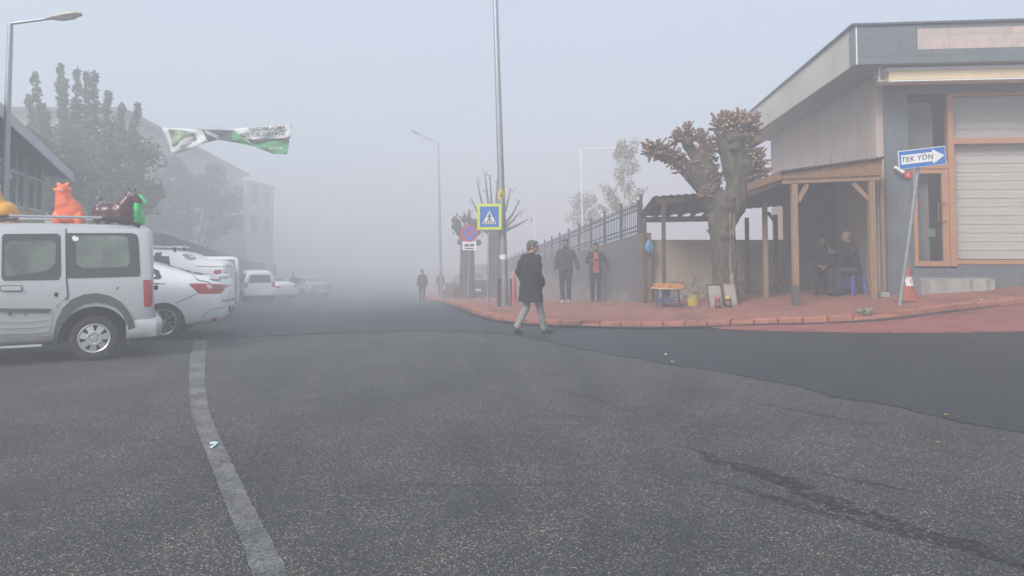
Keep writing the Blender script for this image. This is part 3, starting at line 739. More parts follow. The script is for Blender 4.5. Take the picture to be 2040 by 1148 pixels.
q = [p+Vector((0, 0, T2+.265)) for p in pr_]; m_.add(q+[cen-d2*6, cen+d2*6], [(0, 1, 5, 4), (1, 2, 5), (2, 3, 4, 5), (3, 0, 4), (3, 2, 1, 0)]); m_.build('tiles', M('brown roof tiles', (.2, .1, .075), .85, 0, .3, 4), rf)
facade_windows(b2, [(2.2+i*3.2, 3.6+i*3.2, z, z+1.4) for i in range(11) for z in (2.2, 6.4)], d2, Vector((0, 0, 0)), n2, WHITEP, GLASSD)
facade_windows(b2, [(1.6+i*2.9, 2.9+i*2.9, 5.0, 6.4) for i in range(4)], a2, Vector((0, 0, 0)), Vector((0, -1, 0)), WHITEP, GLASSD)
m_ = MB()
for i in range(4): m_ = MB(); m_.tube([d2*(5.2+i*6.1)+n2*.09+Vector((0, 0, -.5)), d2*(5.2+i*6.1)+n2*.09+Vector((0, 0, T2-.05))], .05, 8); m_.build('drainpipe', LFRAME, b2)
# third: pale block further down
o3 = Vector((-25.6, 70, g(-24, 70)))
b3 = thing('white_house', 'pale white flat roofed house almost lost in fog beyond the cream building', 'building', o3)
T3 = W(500, 362, 70).z-o3.z
m_ = MB(); m_.bb((-5, 0, -2), (.9, 8, T3)); m_.build('wall', WALL3, b3)
m_ = MB(); m_.bb((-5.15, -.15, T3+.002), (1.05, 8.15, T3+.22)); m_.build('roof', WALL3, b3, None, .02)
facade_windows(b3, [(a_, a_+1.6, T3-4.8+k*2.9, T3-3.1+k*2.9) for a_ in (1.2, 5.0) for k in (0, 1)], Vector((0, 1, 0)), Vector((.9, 0, 0)), Vector((1, 0, 0)), LFRAME, GLASSD)
facade_windows(b3, [(-.25, .55, T3-4.6+k*2.7, T3-3.1+k*2.7) for k in (0, 1)]+[(-1.3, -.5, T3-1.9, T3-.4)], Vector((1, 0, 0)), Vector((0, 0, 0)), Vector((0, -1, 0)), LFRAME, GLASSD)
m_ = MB(); m_.bb((-.9, -.05, -.5), (.1, -.004, 2.6)); m_.build('door', M('faded red door', (.3, .12, .12), .7), b3)

# ------------------------------------------------------------------ lamp posts
def lamp_post(label, base, top, r0, r1, arm, rise, mat=GALV, name='street_lamp', headmat=None, group=None, dense=True):
    t = thing(name, label, 'street lamp', base, 0, group)
    tp = Vector(top)-Vector(base); m = MB()
    n = 8
    m.tube([(0, 0, -.1), tp*.02, tp*.5, tp*.98, tp], [r0, r0, (r0+r1)/2, r1, r1*.9], n, True); m.build('pole', mat, t, 50)
    m = MB(); m.box((0, 0, .012), (r0*4.2, r0*4.2, .03))
    for a in (45, 135, 225, 315): m.lathe([(.018, 0), (.018, .07), (.001, .07)], (r0*2.2*math.cos(R(a))*.85, r0*2.2*math.sin(R(a))*.85, .02), (0, 0, 1), 6)
    m.build('base_plate', mat, t)
    a = Vector(arm); e = tp+a+Vector((0, 0, rise)); m = MB()
    m.tube([tp-Vector((0, 0, .12)), tp+Vector((0, 0, .01)), tp+a*.08+Vector((0, 0, rise*.12)), e], [r1*.8, r1*.75, r1*.6, r1*.55], 8); m.build('arm', mat, t, 50)
    dirv = (a+Vector((0, 0, rise))).normalized(); m = MB(); L_ = .62
    side = Vector((-dirv.y, dirv.x, 0)).normalized(); up = dirv.cross(side)*-1
    if up.z < 0: up = -up
    rings = []
    for s_, w_, h_ in ((-.10, .04, .035), (.0, .06, .05), (.12, .10, .075), (.35, .13, .085), (.52, .12, .07), (.60, .07, .04), (.62, .02, .015)):
        rings.append([e+dirv*(s_*L_/.62)+side*(w_*math.cos(2*math.pi*i/14))+up*(h_*(max(0, math.sin(2*math.pi*i/14))*1.0+min(0, math.sin(2*math.pi*i/14))*.45)) for i in range(14)])
    m.loft(rings); hd = m.build('lamp_head', headmat or GALV, t, 50)
    m = MB(); m.ell(e+dirv*.30-up*.035, (.06, .06, .06)); 
    m = MB(); m.loft([[e+dirv*s_+side*(w_*math.cos(2*math.pi*i/12))-up*(.03+d_*(1+math.sin(2*math.pi*i/12))*.5) for i in range(12)] for s_, w_, d_ in ((.08, .05, .01), (.2, .09, .04), (.42, .09, .04), (.54, .04, .01))]); m.build('lens', M('lamp lens', (.55, .56, .5), .15), hd, 50)
    return t
HEADM = M('lamp head paint', (.45, .44, .36), .45, 0, .1)
yl = 14.5; bx = onto(6, yl); tx = W(21, 48, yl)
lamp_post('grey street lamp on a thin pole at the left edge above the silver van', bx, tx, .085, .05, (W(100, 37, yl).x-tx.x, 0, 0), W(100, 37, yl).z-tx.z, headmat=HEADM)
ym = 19.8; bx = onto(1006, ym, .12); tx = W(985, -58, ym)
mast = lamp_post('tall galvanised lamp post in the middle carrying a small yellow sticker beside the crossing sign', bx, tx, .105, .065, (-1.6, 0, 0), .4)
v_ = (tx-bx)
pp_ = lambda z: v_*(z/v_.z)
m_ = MB(); z0 = W(999, 388, ym).z-bx.z; p = pp_(z0); m_.tube([p-Vector((0, 0, .13)), p+Vector((0, 0, .13))], .094, 8); m_.build('sticker', M('yellow sticker', (.62, .42, .06), .6), mast, 50)
m_ = MB(); m_.prism([p+Vector((x, -.098, z)) for x, z in ((-.035, -.06), (.035, -.06), (0, .05))], (0, -.003, 0)); m_.build('sticker_mark', BLACKP, mast)
m_ = MB(); q = pp_(W(1003, 512, ym).z-bx.z); m_.tube([q-Vector((0, 0, .06)), q+Vector((0, 0, .06))], .102, 8); m_.build('sticker', WHITEP, mast, 50)
yf = 46.0; bx = onto(880, yf, .12); tx = W(873, 286, yf)
lamp_post('faint street lamp in the fog beyond the no stopping sign', bx, tx, .09, .055, (W(835, 268, yf).x-tx.x, 0, 0), W(835, 268, yf).z-tx.z)
for px, py, x2, Y, lb in ((1157, 296, 1208, 33, 'thin white lamp post behind the railing fence, the taller and nearer of two'), (1063, 382, 1108, 50, 'thin white lamp post far behind the railing fence, the smaller and fainter one')):
    tx = W(px, py, Y); bx = Vector((W(px+6, 480, Y).x, Y, g(tx.x, Y)))
    t = thing('lamp_post', lb, 'street lamp', bx); tp = tx-bx
    m_ = MB(); m_.tube([(0, 0, -.2), tp*.5, tp], [.038, .034, .03], 8); m_.build('pole', M('white pole paint', (.8, .8, .8), .5), t, 50)
    m_ = MB(); a = W(x2, py, Y)-tx; m_.tube([tp-Vector((0, 0, .03)), tp+a], .022, 8); m_.build('arm', MATS['white pole paint'], t, 50)
    m_ = MB(); m_.box(tp+a+Vector((.18, 0, -.0)), (.5, .16, .06)); m_.build('lamp_head', MATS['white pole paint'], t, None, .02)

# ------------------------------------------------------------------ traffic signs
SB = M('sign blue', (.025, .15, .50), .4, 0, .05); SW = M('sign white', (.78, .79, .80), .4, 0, .04); SR = M('sign red', (.55, .035, .05), .4, 0, .05)
SY = M('fluorescent yellow', (.62, .72, .03), .45, 0, .04); SK = M('sign black', (.02, .02, .025), .5)
def flat(pts, o, name, mat, parent, d0, d1, sx=(1, 0, 0), sz=(0, 0, 1)):
    """sign layer: 2D outline standing proud of its board between d0 and d1 (towards the viewer)"""
    sx, sz = Vector(sx), Vector(sz); n = sx.cross(sz)
    m = MB(); m.prism([Vector(o)+sx*a+sz*b+n*d0 for a, b in pts], n*(d1-d0)); return m.build(name, mat, parent)
def rect(a0, b0, a1, b1): return [(a0, b0), (a1, b0), (a1, b1), (a0, b1)]
def strokes(segs, w, o, name, mat, parent, d0, d1, sx=(1, 0, 0), sz=(0, 0, 1)):
    sx, sz = Vector(sx), Vector(sz); n = sx.cross(sz); m = MB()
    for k, (a, b) in enumerate(segs):
        a, b = Vector(a), Vector(b); t = (b-a).normalized(); q = Vector((-t.y, t.x))*w/2; e = d1+k*.0004
        m.prism([Vector(o)+sx*p.x+sz*p.y+n*d0 for p in (a-q, b-q, b+q, a+q)], n*(e-d0))
    return m.build(name, mat, parent)
# pedestrian crossing
ys_ = 19.5; bb_ = onto(972, ys_, .12)
ps = thing('crossing_sign', 'square blue pedestrian crossing sign with fluorescent yellow border beside the tall lamp post', 'traffic sign', bb_)
tp = W(975, 405, ys_)-bb_; m_ = MB(); m_.tube([(0, 0, -.1), (tp.x*.6, .06, tp.z*.6), (tp.x, .06, tp.z)], .032, 10); m_.build('pole', GALV, ps, 50)
cx, cz = (W(975, 432, ys_)-bb_).x, (W(975, 432, ys_)-bb_).z; hs = .315
bd = flat(rect(-hs, -hs-.02, hs, hs+.02), (cx, 0, cz), 'board', SY, ps, 0, .02)
flat(rect(-hs, -hs-.02, hs, hs+.02), (cx, .023, cz), 'back', GALV, bd, 0, .02)
flat(rect(-.245, -.265, .245, .265), (cx, 0, cz), 'blue_panel', SB, bd, .0205, .024)
flat([(-.185, -.19), (.185, -.19), (0, .16)], (cx, 0, cz), 'triangle', SW, bd, .0245, .027)
strokes([((-.14+i*.07, -.185), (-.115+i*.057, -.12)) for i in range(5)], .028, (cx, 0, cz), 'stripes', SK, bd, .0275, .029)
strokes([((-.0, -.04), (.0, .05)), ((0, -.04), (-.05, -.115)), ((0, -.04), (.045, -.115)), ((0, .045), (-.05, -.015)), ((0, .045), (.045, -.0)), ((0, .062), (0, .10))], .03, (cx, 0, cz), 'walking_figure', SK, bd, .0275, .031)
# no stopping + tow away plate
yn = 26.0; bn = onto(933, yn, .12)
ns = thing('no_stopping_sign', 'round red and blue no stopping sign with a white tow away plate below', 'traffic sign', bn)
tp = W(936, 452, yn)-bn; m_ = MB(); m_.tube([(0, .04, -.1), (tp.x, .04, tp.z)], .032, 10); m_.build('pole', GALV, ns, 50)
q = W(935, 465, yn)-bn; disc = lambda r, n=28: [(r*math.cos(2*math.pi*i/n), r*math.sin(2*math.pi*i/n)) for i in range(n)]
bd = flat(disc(.30), (q.x, 0, q.z), 'round_board', SR, ns, -.015, .01)
flat(disc(.235), (q.x, 0, q.z), 'blue_disc', SB, bd, .0105, .013)
strokes([((-.17, -.17), (.17, .17)), ((-.17, .17), (.17, -.17))], .06, (q.x, 0, q.z), 'cross', SR, bd, .0135, .016)
q = W(935, 490, yn)-bn; bd = flat(rect(-.24, -.15, .24, .15), (q.x, 0, q.z), 'tow_plate', SW, ns, -.01, .01)
strokes([((-.17, .0), (.17, .0)), ((-.15, .04), (-.08, .04)), ((-.1, .0), (-.04, .08)), ((.03, .05), (.17, .05)), ((-.15, -.09), (.15, -.09))], .04, (q.x, 0, q.z), 'tow_truck', SK, bd, .0105, .013)
# leaning one way arrow
yo = 13.9; bo = onto(1789, yo, .12)
ow = thing('one_way_sign', 'blue one way arrow sign reading TEK YÖN on a leaning pole', 'traffic sign', bo)
bend = W(1797, 575, yo)-bo; tp = W(1831, 318, yo-.15)-bo
m_ = MB(); m_.tube([(0, 0, -.1), (.01, 0, .06), bend, bend.lerp(tp, .5)+Vector((.006, 0, 0)), tp], .034, 12); m_.build('pole', M('worn galvanised pole', (.30, .34, .37), .5, .5, .25, 12), ow, 50)
q = W(1835, 315, yo-.2)-bo; sx = (W(1882, 310, yo-.2)-W(1789, 321, yo-.2)).normalized(); sz = Vector((sx.z*-1+.085, -.02, 1)).normalized(); sx = (sx-sz*sx.dot(sz)*.0).normalized()
sz = (sz-sx*sz.dot(sx)*.5).normalized()
q = q+Vector((0, -.04, 0))
hw, hh = .435, .168
bd = flat(rect(-hw, -hh, hw, hh), q, 'board', SW, ow, -.012, .0, sx, sz); bd.modifiers.new('b', 'BEVEL').width = .004
flat(rect(-hw+.012, -hh+.012, hw-.012, hh-.012), q, 'blue_panel', SB, bd, .0003, .003, sx, sz)
flat([(-hw+.045, -.085), (.185, -.085), (.185, -.135), (hw-.03, 0), (.185, .135), (.185, .085), (-hw+.045, .085)], q, 'arrow', SW, bd, .0033, .006, sx, sz)
nn = Vector(sx).cross(Vector(sz)).normalized()
text_mb('TEK YÖN', .125, M4(q+nn*.0065-Vector(sx)*.098, sx, sz), .001, .002, .12, 'CENTER', 1.14).build('lettering', SK, bd)
m_ = MB(); 
for dz in (-.09, .09): m_.lathe([(.014, 0), (.014, .012), (.001, .012)], q+Vector(sz)*dz+nn*.0065+Vector(sx)*.0, nn, 6)
m_.build('bolts', GALV, bd)

# ------------------------------------------------------------------ street furniture
def cone(loc, h=.68):
    t = thing('traffic_cone', 'faded orange traffic cone with a torn white band behind the leaning sign pole', 'traffic cone', loc)
    OR = M('cone orange', (.42, .105, .06), .7, 0, .25, 6)
    m = MB(); m.lathe([(.001, .035), (.155, .035), (.145, .06), (.03, h), (.012, h+.01), (.001, h+.01)], n=24); m.build('cone_body', OR, t, 40)
    m = MB(); m.box((0, 0, .018), (.42, .42, .036)); m.build('base', M('cone base', (.36, .10, .055), .8, 0, .3), t, None, .01)
    r_ = lambda z: .145-(.145-.03)*(z-.06)/(h-.06)+.003
    m = MB(); m.lathe([(r_(z), z) for z in (.30, .36, .43, .47)], n=24, cap=False)
    m.f = [f for i, f in enumerate(m.f) if i % 7 not in (2,)]; m.m = [0]*len(m.f)
    m.build('band', WHITEP, t, 40)
cone(onto(1806, 14.45, .118))
for px, Y, rr_, lb in ((994, 19.3, .048, 'short brown metal post just left of the tall lamp post'), (1017.5, 19.45, .03, 'short dark thin post just right of the tall lamp post')):
    p = onto(px, Y, .115); t = thing('bollard', lb, 'bollard', p); h = .66
    m_ = MB(); m_.tube([(0, 0, -.05), (0, 0, h)], rr_, 12); m_.build('post', M('brown bollard paint', (.09, .06, .05), .6), t, 40)
    m_ = MB(); m_.lathe([(rr_*1.15, 0), (rr_*1.15, .03), (rr_*.6, .06), (.001, .065)], (0, 0, h)); m_.build('cap', DARKM, t, 40)
p = onto(1023, 23.0, .115); t = thing('standpipe', 'red cone shaped street post with pale cap behind the tall lamp post', 'post', p)
REDP = M('faded red plastic', (.38, .085, .08), .6)
m_ = MB(); m_.lathe([(.13, -.02), (.13, .04), (.10, .07), (.075, .72), (.06, .74), (.001, .745)]); m_.build('body', REDP, t, 40)
m_ = MB(); m_.lathe([(.045, .74), (.055, .76), (.055, .88), (.035, .93), (.001, .94)]); m_.build('cap', M('pale red plastic', (.5, .25, .22), .6), t, 40)
# low table with trays, basket, boards and jars
tl = onto(1329, 17.2, .12); BLUEM = M('blue table paint', (.07, .10, .21), .5, 0, .15, 9)
t = thing('low_table', 'low round table on blue metal legs holding orange trays', 'table', tl)
m_ = MB(); m_.lathe([(.001, .425), (.38, .425), (.385, .435), (.38, .455), (.001, .455)], n=32); m_.build('tabletop', M('table top', (.50, .36, .17), .6, 0, .2, 7), t, 40)
for a in (10, 100, 190, 280):
    m_ = MB(); c, s_ = math.cos(R(a+20)), math.sin(R(a+20)); m_.tube([(c*.33, s_*.33, .424), (c*.36, s_*.36, .0)], .016, 8); m_.build('leg', BLUEM, t, 40)
m_ = MB()
for a in (10, 100): c, s_ = math.cos(R(a+20)), math.sin(R(a+20)); m_.bar((-c*.345, -s_*.345, .14+.03*(a > 50)), (c*.345, s_*.345, .14+.03*(a > 50)), .022, .03)
m_.build('crossbar', BLUEM, t)
m_ = MB(); m_.bb((-.11, -.13, .10), (.04, .02, .424)); m_.build('centre_column', BLUEM, t, None, .01)
FRU = M('orange dried fruit', (.55, .20, .05), .5, 0, .45, 18); TRAY = M('orange plastic tray', (.52, .22, .08), .5)
for k, (dx, dy, lb) in enumerate(((-.155, -.02, 'orange tray of fruit on the left half of the low blue legged table'), (.16, .03, 'orange tray of fruit on the right half of the low blue legged table'))):
    q = tl+Vector((dx, dy, .457)); b_ = thing('fruit_tray', lb, 'tray', q, .1*k)
    m_ = MB(); w_ = .30; m_.bb((-w_/2, -.2, 0), (w_/2, .2, .008))
    for a_, c_ in (((-w_/2, -.2), (w_/2, -.19)), ((-w_/2, .19), (w_/2, .2)), ((-w_/2, -.188), (-w_/2+.01, .188)), ((w_/2-.01, -.188), (w_/2, .188))): m_.bb((*a_, .009), (*c_, .065))
    m_.build('tray', TRAY, b_)
    m_ = MB()
    for i in range(70): m_.ell((rnd.uniform(-.12, .12), rnd.uniform(-.16, .16), .03+rnd.uniform(0, .045)), (rnd.uniform(.018, .03), rnd.uniform(.018, .03), .02), Euler((0, 0, rnd.uniform(0, 3))), 8, 5)
    o = m_.build('fruit', FRU, b_, 60); o['kind'] = 'stuff'
p = onto(1378, 17.0, .12); t = thing('basket', 'small yellow slatted basket on the paving right of the low table', 'basket', p)
YEL = M('yellow plastic strips', (.55, .42, .07), .55, 0, .15)
m_ = MB(); m_.lathe([(.001, .01), (.085, .01), (.092, .16), (.088, .16), (.08, .02), (.001, .02)], n=20); m_.build('bucket', YEL, t, 40)
m_ = MB()
for i in range(16):
    a = i/16*6.283; m_.bar((.095*math.cos(a), .095*math.sin(a), .0), (.10*math.cos(a), .10*math.sin(a), .17), .018, .006)
for i in range(10): a = i*.63; m_.bar((.05*math.cos(a), .05*math.sin(a), .03), (.09*math.cos(a)+rnd.uniform(-.03, .03), .09*math.sin(a), .26+rnd.uniform(-.05, .03)), .02, .006)
m_.build('slats', YEL, t)
JB = M('dark red preserve', (.13, .028, .025), .25, 0, .4, 12); 
for px, lidc, lb, nm in ((1428, (.50, .045, .05), 'big jar of dark red preserve with red lid before the leaning boards', 'red lid'), (1449, (.55, .50, .07), 'big jar of dark red preserve with yellow lid before the leaning boards', 'yellow lid')):
    p = onto(px, 16.05, .12); t = thing('jar', lb, 'jar', p)
    m_ = MB(); m_.lathe([(.001, .002), (.055, .002), (.066, .015), (.066, .165), (.055, .19), (.001, .19)], n=20); m_.build('jar_body', JB, t, 40)
    m_ = MB(); m_.lathe([(.0665, .06), (.0672, .062), (.0672, .125), (.0665, .127)], n=20, cap=False); m_.build('jar_label', M('pale jar label', (.22, .12, .11), .7, 0, .3, 20), t, 40)
    m_ = MB(); m_.lathe([(.001, .1905), (.062, .1905), (.062, .225), (.058, .23), (.001, .23)], n=20); m_.build('lid', M(nm, lidc, .4), t, 40)
    m_ = MB(); m_.tube([(.062, 0, .2), (.05, -.03, .27), (0, -.04, .30), (-.05, -.03, .27), (-.062, 0, .2)], .004, 6); m_.build('jar_handle', WHITEP if nm != 'red lid' else M('red lid', lidc), t, 60)
BOARD = M('pale board', (.31, .28, .265), .7, 0, .15, 6)
for px0, px1, Y, h, mat_e, lb in ((1412, 1439, 16.35, .47, DWOOD, 'pale framed board leaning on the pollarded tree, the left one'), (1445, 1467, 16.35, .46, WOOD, 'pale board with a light wooden edge leaning on the pollarded tree, the right one')):
    a = onto(px0, Y-.12, .12); b_ = onto(px1, Y-.12, .12); t = thing('leaning_board', lb, 'board', (a+b_)/2)
    hw = (b_.x-a.x)/2; ln = Vector((0, .22, h)); m_ = MB()
    m_.prism([Vector((-hw, 0, 0)), Vector((hw, 0, 0)), Vector((hw, 0, 0))+ln, Vector((-hw, 0, 0))+ln], (0, .015, -.0)); m_.build('panel', BOARD, t)
    m_ = MB()
    for sx_ in (-1, 1): m_.bar(Vector((sx_*hw, .0, 0)), Vector((sx_*hw, .0, 0))+ln, .022, .03)
    m_.bar(Vector((-hw+.012, 0, 0))+ln, Vector((hw-.012, 0, 0))+ln, .022, .028); m_.build('edge', mat_e, t)
# blue bag hung on the shelter corner
p = W(1294, 492, 19.0); t = thing('plastic_bag', 'blue plastic bag hanging from a post at the left end of the shelter', 'bag', p)
BAG = M('blue plastic', (.06, .21, .38), .4, 0, .2, 10)
m_ = MB(); m_.ell((0, 0, -.02), (.125, .06, .15), None, 20, 14); m_.capsule([(.03, 0, .08), (.0, 0, .18)], [.06, .02]); m_.capsule([(-.06, .0, .05), (-.03, 0, .16)], [.05, .02])
me = baked(m_, ('REMESH', dict(mode='VOXEL', voxel_size=.015)))
for v in me.vertices: v.co += Vector((math.sin(v.co.z*60+v.co.x*40)*.006, math.sin(v.co.x*70)*.006, 0))
finish(me, 'bag_body', BAG, t, 180)
m_ = MB(); m_.tube([(0, 0, .17), (-.02, .02, .25), (-.06, .10, .30)], .008, 6); m_.build('bag_handle', BAG, t)
# rubble on the kerb
p = G(1722, 622, .15); t = MB()
for i in range(9):
    t.ell((rnd.uniform(-.15, .15), rnd.uniform(-.08, .08), rnd.uniform(-.0, .05)), (rnd.uniform(.06, .12), rnd.uniform(.05, .10), rnd.uniform(.03, .07)), Euler((rnd.random()*3, rnd.random()*3, rnd.random()*3)), 6, 4)
me = baked(t, ('REMESH', dict(mode='VOXEL', voxel_size=.018)))
moved = []
for v in me.vertices: moved += list(v.co+v.normal*(.03*mnoise.noise(v.co*16)+.015*mnoise.noise(v.co*45)))
me.vertices.foreach_set('co', moved); me.update()
o = finish(me, 'concrete_lump', M('dirty concrete', (.19, .165, .14), .95, 0, .35, 12, .6, 30), None, 25); o.location = (p.x, p.y+.1, g(p.x, p.y)+.12)
tag(o, 'broken lump of grey concrete lying on the red kerb under the shelter', 'rubble')
p = onto(1757, 15.6, .118); m_ = MB(); m_.box((0, 0, .05), (.2, .16, .1), Euler((0, 0, .2))); o = m_.build('stone_block', CONC, None, None, .012); o.location = p; tag(o, 'small pale block at the foot of the slate pillar by the shelter', 'block')

# ------------------------------------------------------------------ the torn banner over the street
yb_ = 24.0
bn_ = thing('banner', 'twisted white, black and green cloth banner strung across the street in the fog', 'banner', W(455, 265, yb_)); bo_ = bn_.location.copy()
CW_ = M('banner white cloth', (.66, .66, .68), .8, 0, .06, 4); CK = M('banner black print', (.06, .055, .06), .8, 0, .1, 4); CG = M('banner green print', (.06, .30, .10), .8, 0, .12, 4); CP = M('banner landscape print', (.20, .28, .16), .8, 0, .8, 3.0)
def cloth(name, mat, px, wave=.05, y0=0.0, th=.006):
    P = [Vector(W(a, b, yb_))-bo_ for a, b in px]; top, bot = P[:len(P)//2], list(reversed(P[len(P)//2:]))
    n, k = 14, 8; vs = []
    def at(line, t):
        t *= len(line)-1; i = min(int(t), len(line)-2); return line[i].lerp(line[i+1], t-i)
    for i in range(n+1):
        for j in range(k+1):
            p = at(top, i/n).lerp(at(bot, i/n), j/k); vs.append(p+Vector((0, y0+wave*math.sin(p.x*7+j*.6)*(.3+j/k), 0)))
    m = MB(); m.add(vs, [(i*(k+1)+j, (i+1)*(k+1)+j, (i+1)*(k+1)+j+1, i*(k+1)+j+1) for i in range(n) for j in range(k)])
    o = m.build(name, mat, bn_, 180); s = o.modifiers.new('thick', 'SOLIDIFY'); s.thickness = th; s.offset = 0
    return o
cloth('white_end', CW_, [(323, 255), (365, 256), (402, 260), (416, 283), (380, 296), (345, 309)])
cloth('picture', CP, [(336, 258), (362, 259), (388, 265), (389, 276), (366, 284), (345, 293)], y0=-.03, wave=.05)
cloth('black_middle', CK, [(391, 258), (430, 258), (466, 260), (466, 284), (432, 278), (403, 285)], y0=.02)
cloth('green_fold', CG, [(464, 260), (480, 270), (505, 291), (500, 291), (480, 286), (464, 283)], y0=-.02)
cloth('white_panel', CW_, [(460, 257), (520, 252), (583, 248), (578, 275), (535, 278), (492, 279)], y0=.02)
cloth('black_band', CK, [(492, 277), (535, 277), (577, 275), (576, 280), (535, 283), (498, 284)], y0=-.004)
cloth('green_panel', CG, [(496, 283), (535, 282), (576, 279), (573, 308), (545, 307), (506, 292)], y0=.0)
def btext(s, px, py, px2, py2, size, mat, name, y=-.10, b_=.004):
    a, b = Vector(W(px, py, yb_))-bo_, Vector(W(px2, py2, yb_))-bo_; ax = (b-a).normalized(); up = Vector((-ax.z, 0, ax.x))
    text_mb(s, size, M4((a+b)/2+Vector((0, y, 0)), ax, up), .001, b_).build(name, mat, bn_)
btext('YARDIMLAŞMA', 492, 260, 574, 254, .17, CK, 'lettering', -.06); btext('KÜLTÜR DERNEĞİ', 479, 271, 570, 266, .17, CK, 'lettering', -.06)
btext('MERKEZ', 408, 262, 438, 276, .13, CW_, 'lettering', -.06); btext('DERNEĞİ', 350, 299, 396, 281, .09, CK, 'lettering', -.09, .002); btext('2024', 362, 298, 378, 292, .08, CK, 'lettering', -.09, .002)
btext('KÜLTÜR', 532, 297, 570, 296, .11, CW_, 'lettering', -.09, .002)
m_ = MB(); a = Vector(W(270, 236, 26))-bo_; b_ = Vector(W(323, 255, yb_))-bo_; c_ = Vector(W(583, 248, yb_))-bo_; e_ = bx_ = Vector(W(988, 215, 19.8))-bo_
m_.tube([a, b_, (b_+c_)/2+Vector((0, .03, -.0)), c_, c_.lerp(e_, .5)+Vector((0, 0, -.1)), e_], .0018, 5); m_.build('rope', M('grey rope', (.3, .3, .3), .9), bn_)

# a few cardboard boxes of a stall far down the pavement
CARD = M('cardboard', (.22, .15, .09), .85, 0, .2, 4)
for px, Y, w_, h, dz, lb in ((892, 41, .55, .45, 0, 'brown cardboard box on the far foggy pavement, left one beside the faint lamp post'), (907, 41.3, .5, .4, 0, 'brown cardboard box on the far foggy pavement, right one of the pair'), (898, 41.1, .55, .35, .46, 'brown cardboard box lying across the two others on the far pavement')):
    p = onto(px, Y, .118+dz); m_ = MB(); m_.box((0, 0, h/2), (w_, .45, h)); t = thing('cardboard_box', lb, 'box', p, .3)
    m_.build('carton', CARD, t, None, .01); m_ = MB(); m_.box((0, -.07, h+.002), (w_*.98, .05, .004)); m_.build('tape', M('brown tape', (.3, .22, .12), .4), t)
# ------------------------------------------------------------------ trees
BARK = M('tree bark', (.085, .066, .05), .95, 0, .65, 9, 1.0, 22, stretch=(1, 1, .25))
BARKG = M('grey bark', (.12, .10, .085), .95, 0, .3, 8, .6, 20)
CUT = M('fresh cut wood', (.33, .225, .135), .8, 0, .4, 20)
def leaves(name, parent, clumps, n, size, mats, droop=.3):
    """many small leaf faces spread through ellipsoid clumps: (centre, radii, weight)"""
    m = MB(); tot = sum(c[2] for c in clumps)
    for c, r, w_ in clumps:
        for _ in range(int(n*w_/tot)):
            d = Vector((rnd.gauss(0, 1), rnd.gauss(0, 1), rnd.gauss(0, 1))).normalized()*rnd.random()**.45
            p = Vector(c)+Vector((d.x*r[0], d.y*r[1], d.z*r[2])); s = size*rnd.uniform(.6, 1.35)
            e = Euler((rnd.uniform(-1.2, 1.2), rnd.uniform(-1.2, 1.2), rnd.uniform(0, 6.28))).to_matrix()
            q = [e @ Vector(v)*s for v in ((0, -.5, 0), (.33, -.05, .06), (0, .55, -droop*.3), (-.33, -.05, .06))]
            m.add([p+v for v in q], [(0, 1, 2), (0, 2, 3)], rnd.choice(range(len(mats))))
    return m.build(name, mats, parent)
def leafm(name, cols): return [M('%s leaf tone %s' % (name, w_), c, .7, 0, .25, 3) for w_, c in zip(('deep', 'mid', 'light', 'dry'), cols)]
# big green tree on the left with upright regrowth columns
yt = 30.0; tb = onto(185, yt); t = thing('tree', 'big green tree with upright columns of regrowth behind the silver van', 'tree', tb)
L = lambda px, py, dy=0.0: Vector(W(px, py, yt+dy))-tb
m_ = MB(); fork = Vector((0, 0, 1.9)); m_.tube([(0, 0, -.2), (.03, 0, .8), fork, fork+Vector((0, 0, .4))], [.27, .22, .2, .12], 12)
cols_ = [(70, 160, .0), (118, 140, .3), (125, 170, -.5), (152, 148, .2), (172, 158, -.2), (190, 158, .3), (212, 195, 0), (245, 222, .4), (272, 222, -.3), (90, 235, -.6), (60, 205, .6), (225, 250, -.8), (150, 230, .9), (285, 300, .4)]
cl = []
for px, py, dy in cols_:
    tip = L(px, py, dy); st_ = fork+Vector((tip.x*.25, dy*.3, .3)); mid = st_.lerp(tip, .5)+Vector((tip.x*.12, 0, -.1))
    m_.tube([fork, st_, mid, tip], [.10, .075, .04, .012], 6)
    n = 7
    for i in range(n):
        f = .35+.65*i/(n-1); p = mid.lerp(tip, (f-.35)/.65) if f > .35 else mid
        rr_ = .36*(1-f)**1.3+.155; cl.append((p+Vector((rnd.uniform(-.05, .05), rnd.uniform(-.1, .1), 0)), (rr_, rr_*1.1, .36), rr_*1.5+.12))
m_.build('trunk', BARK, t, 60)
for i in range(60):
    px = rnd.uniform(70, 300); py = rnd.uniform(255+abs(px-170)*.25, 425); p = L(px, py, rnd.uniform(-1.3, 1.3)); cl.append((p, (rnd.uniform(.4, .75), .7, rnd.uniform(.35, .6)), .75))
leaves('crown', t, cl, 25000, .17, leafm('poplar', ((.04, .066, .024), (.06, .098, .032), (.09, .125, .04), (.13, .135, .05))))
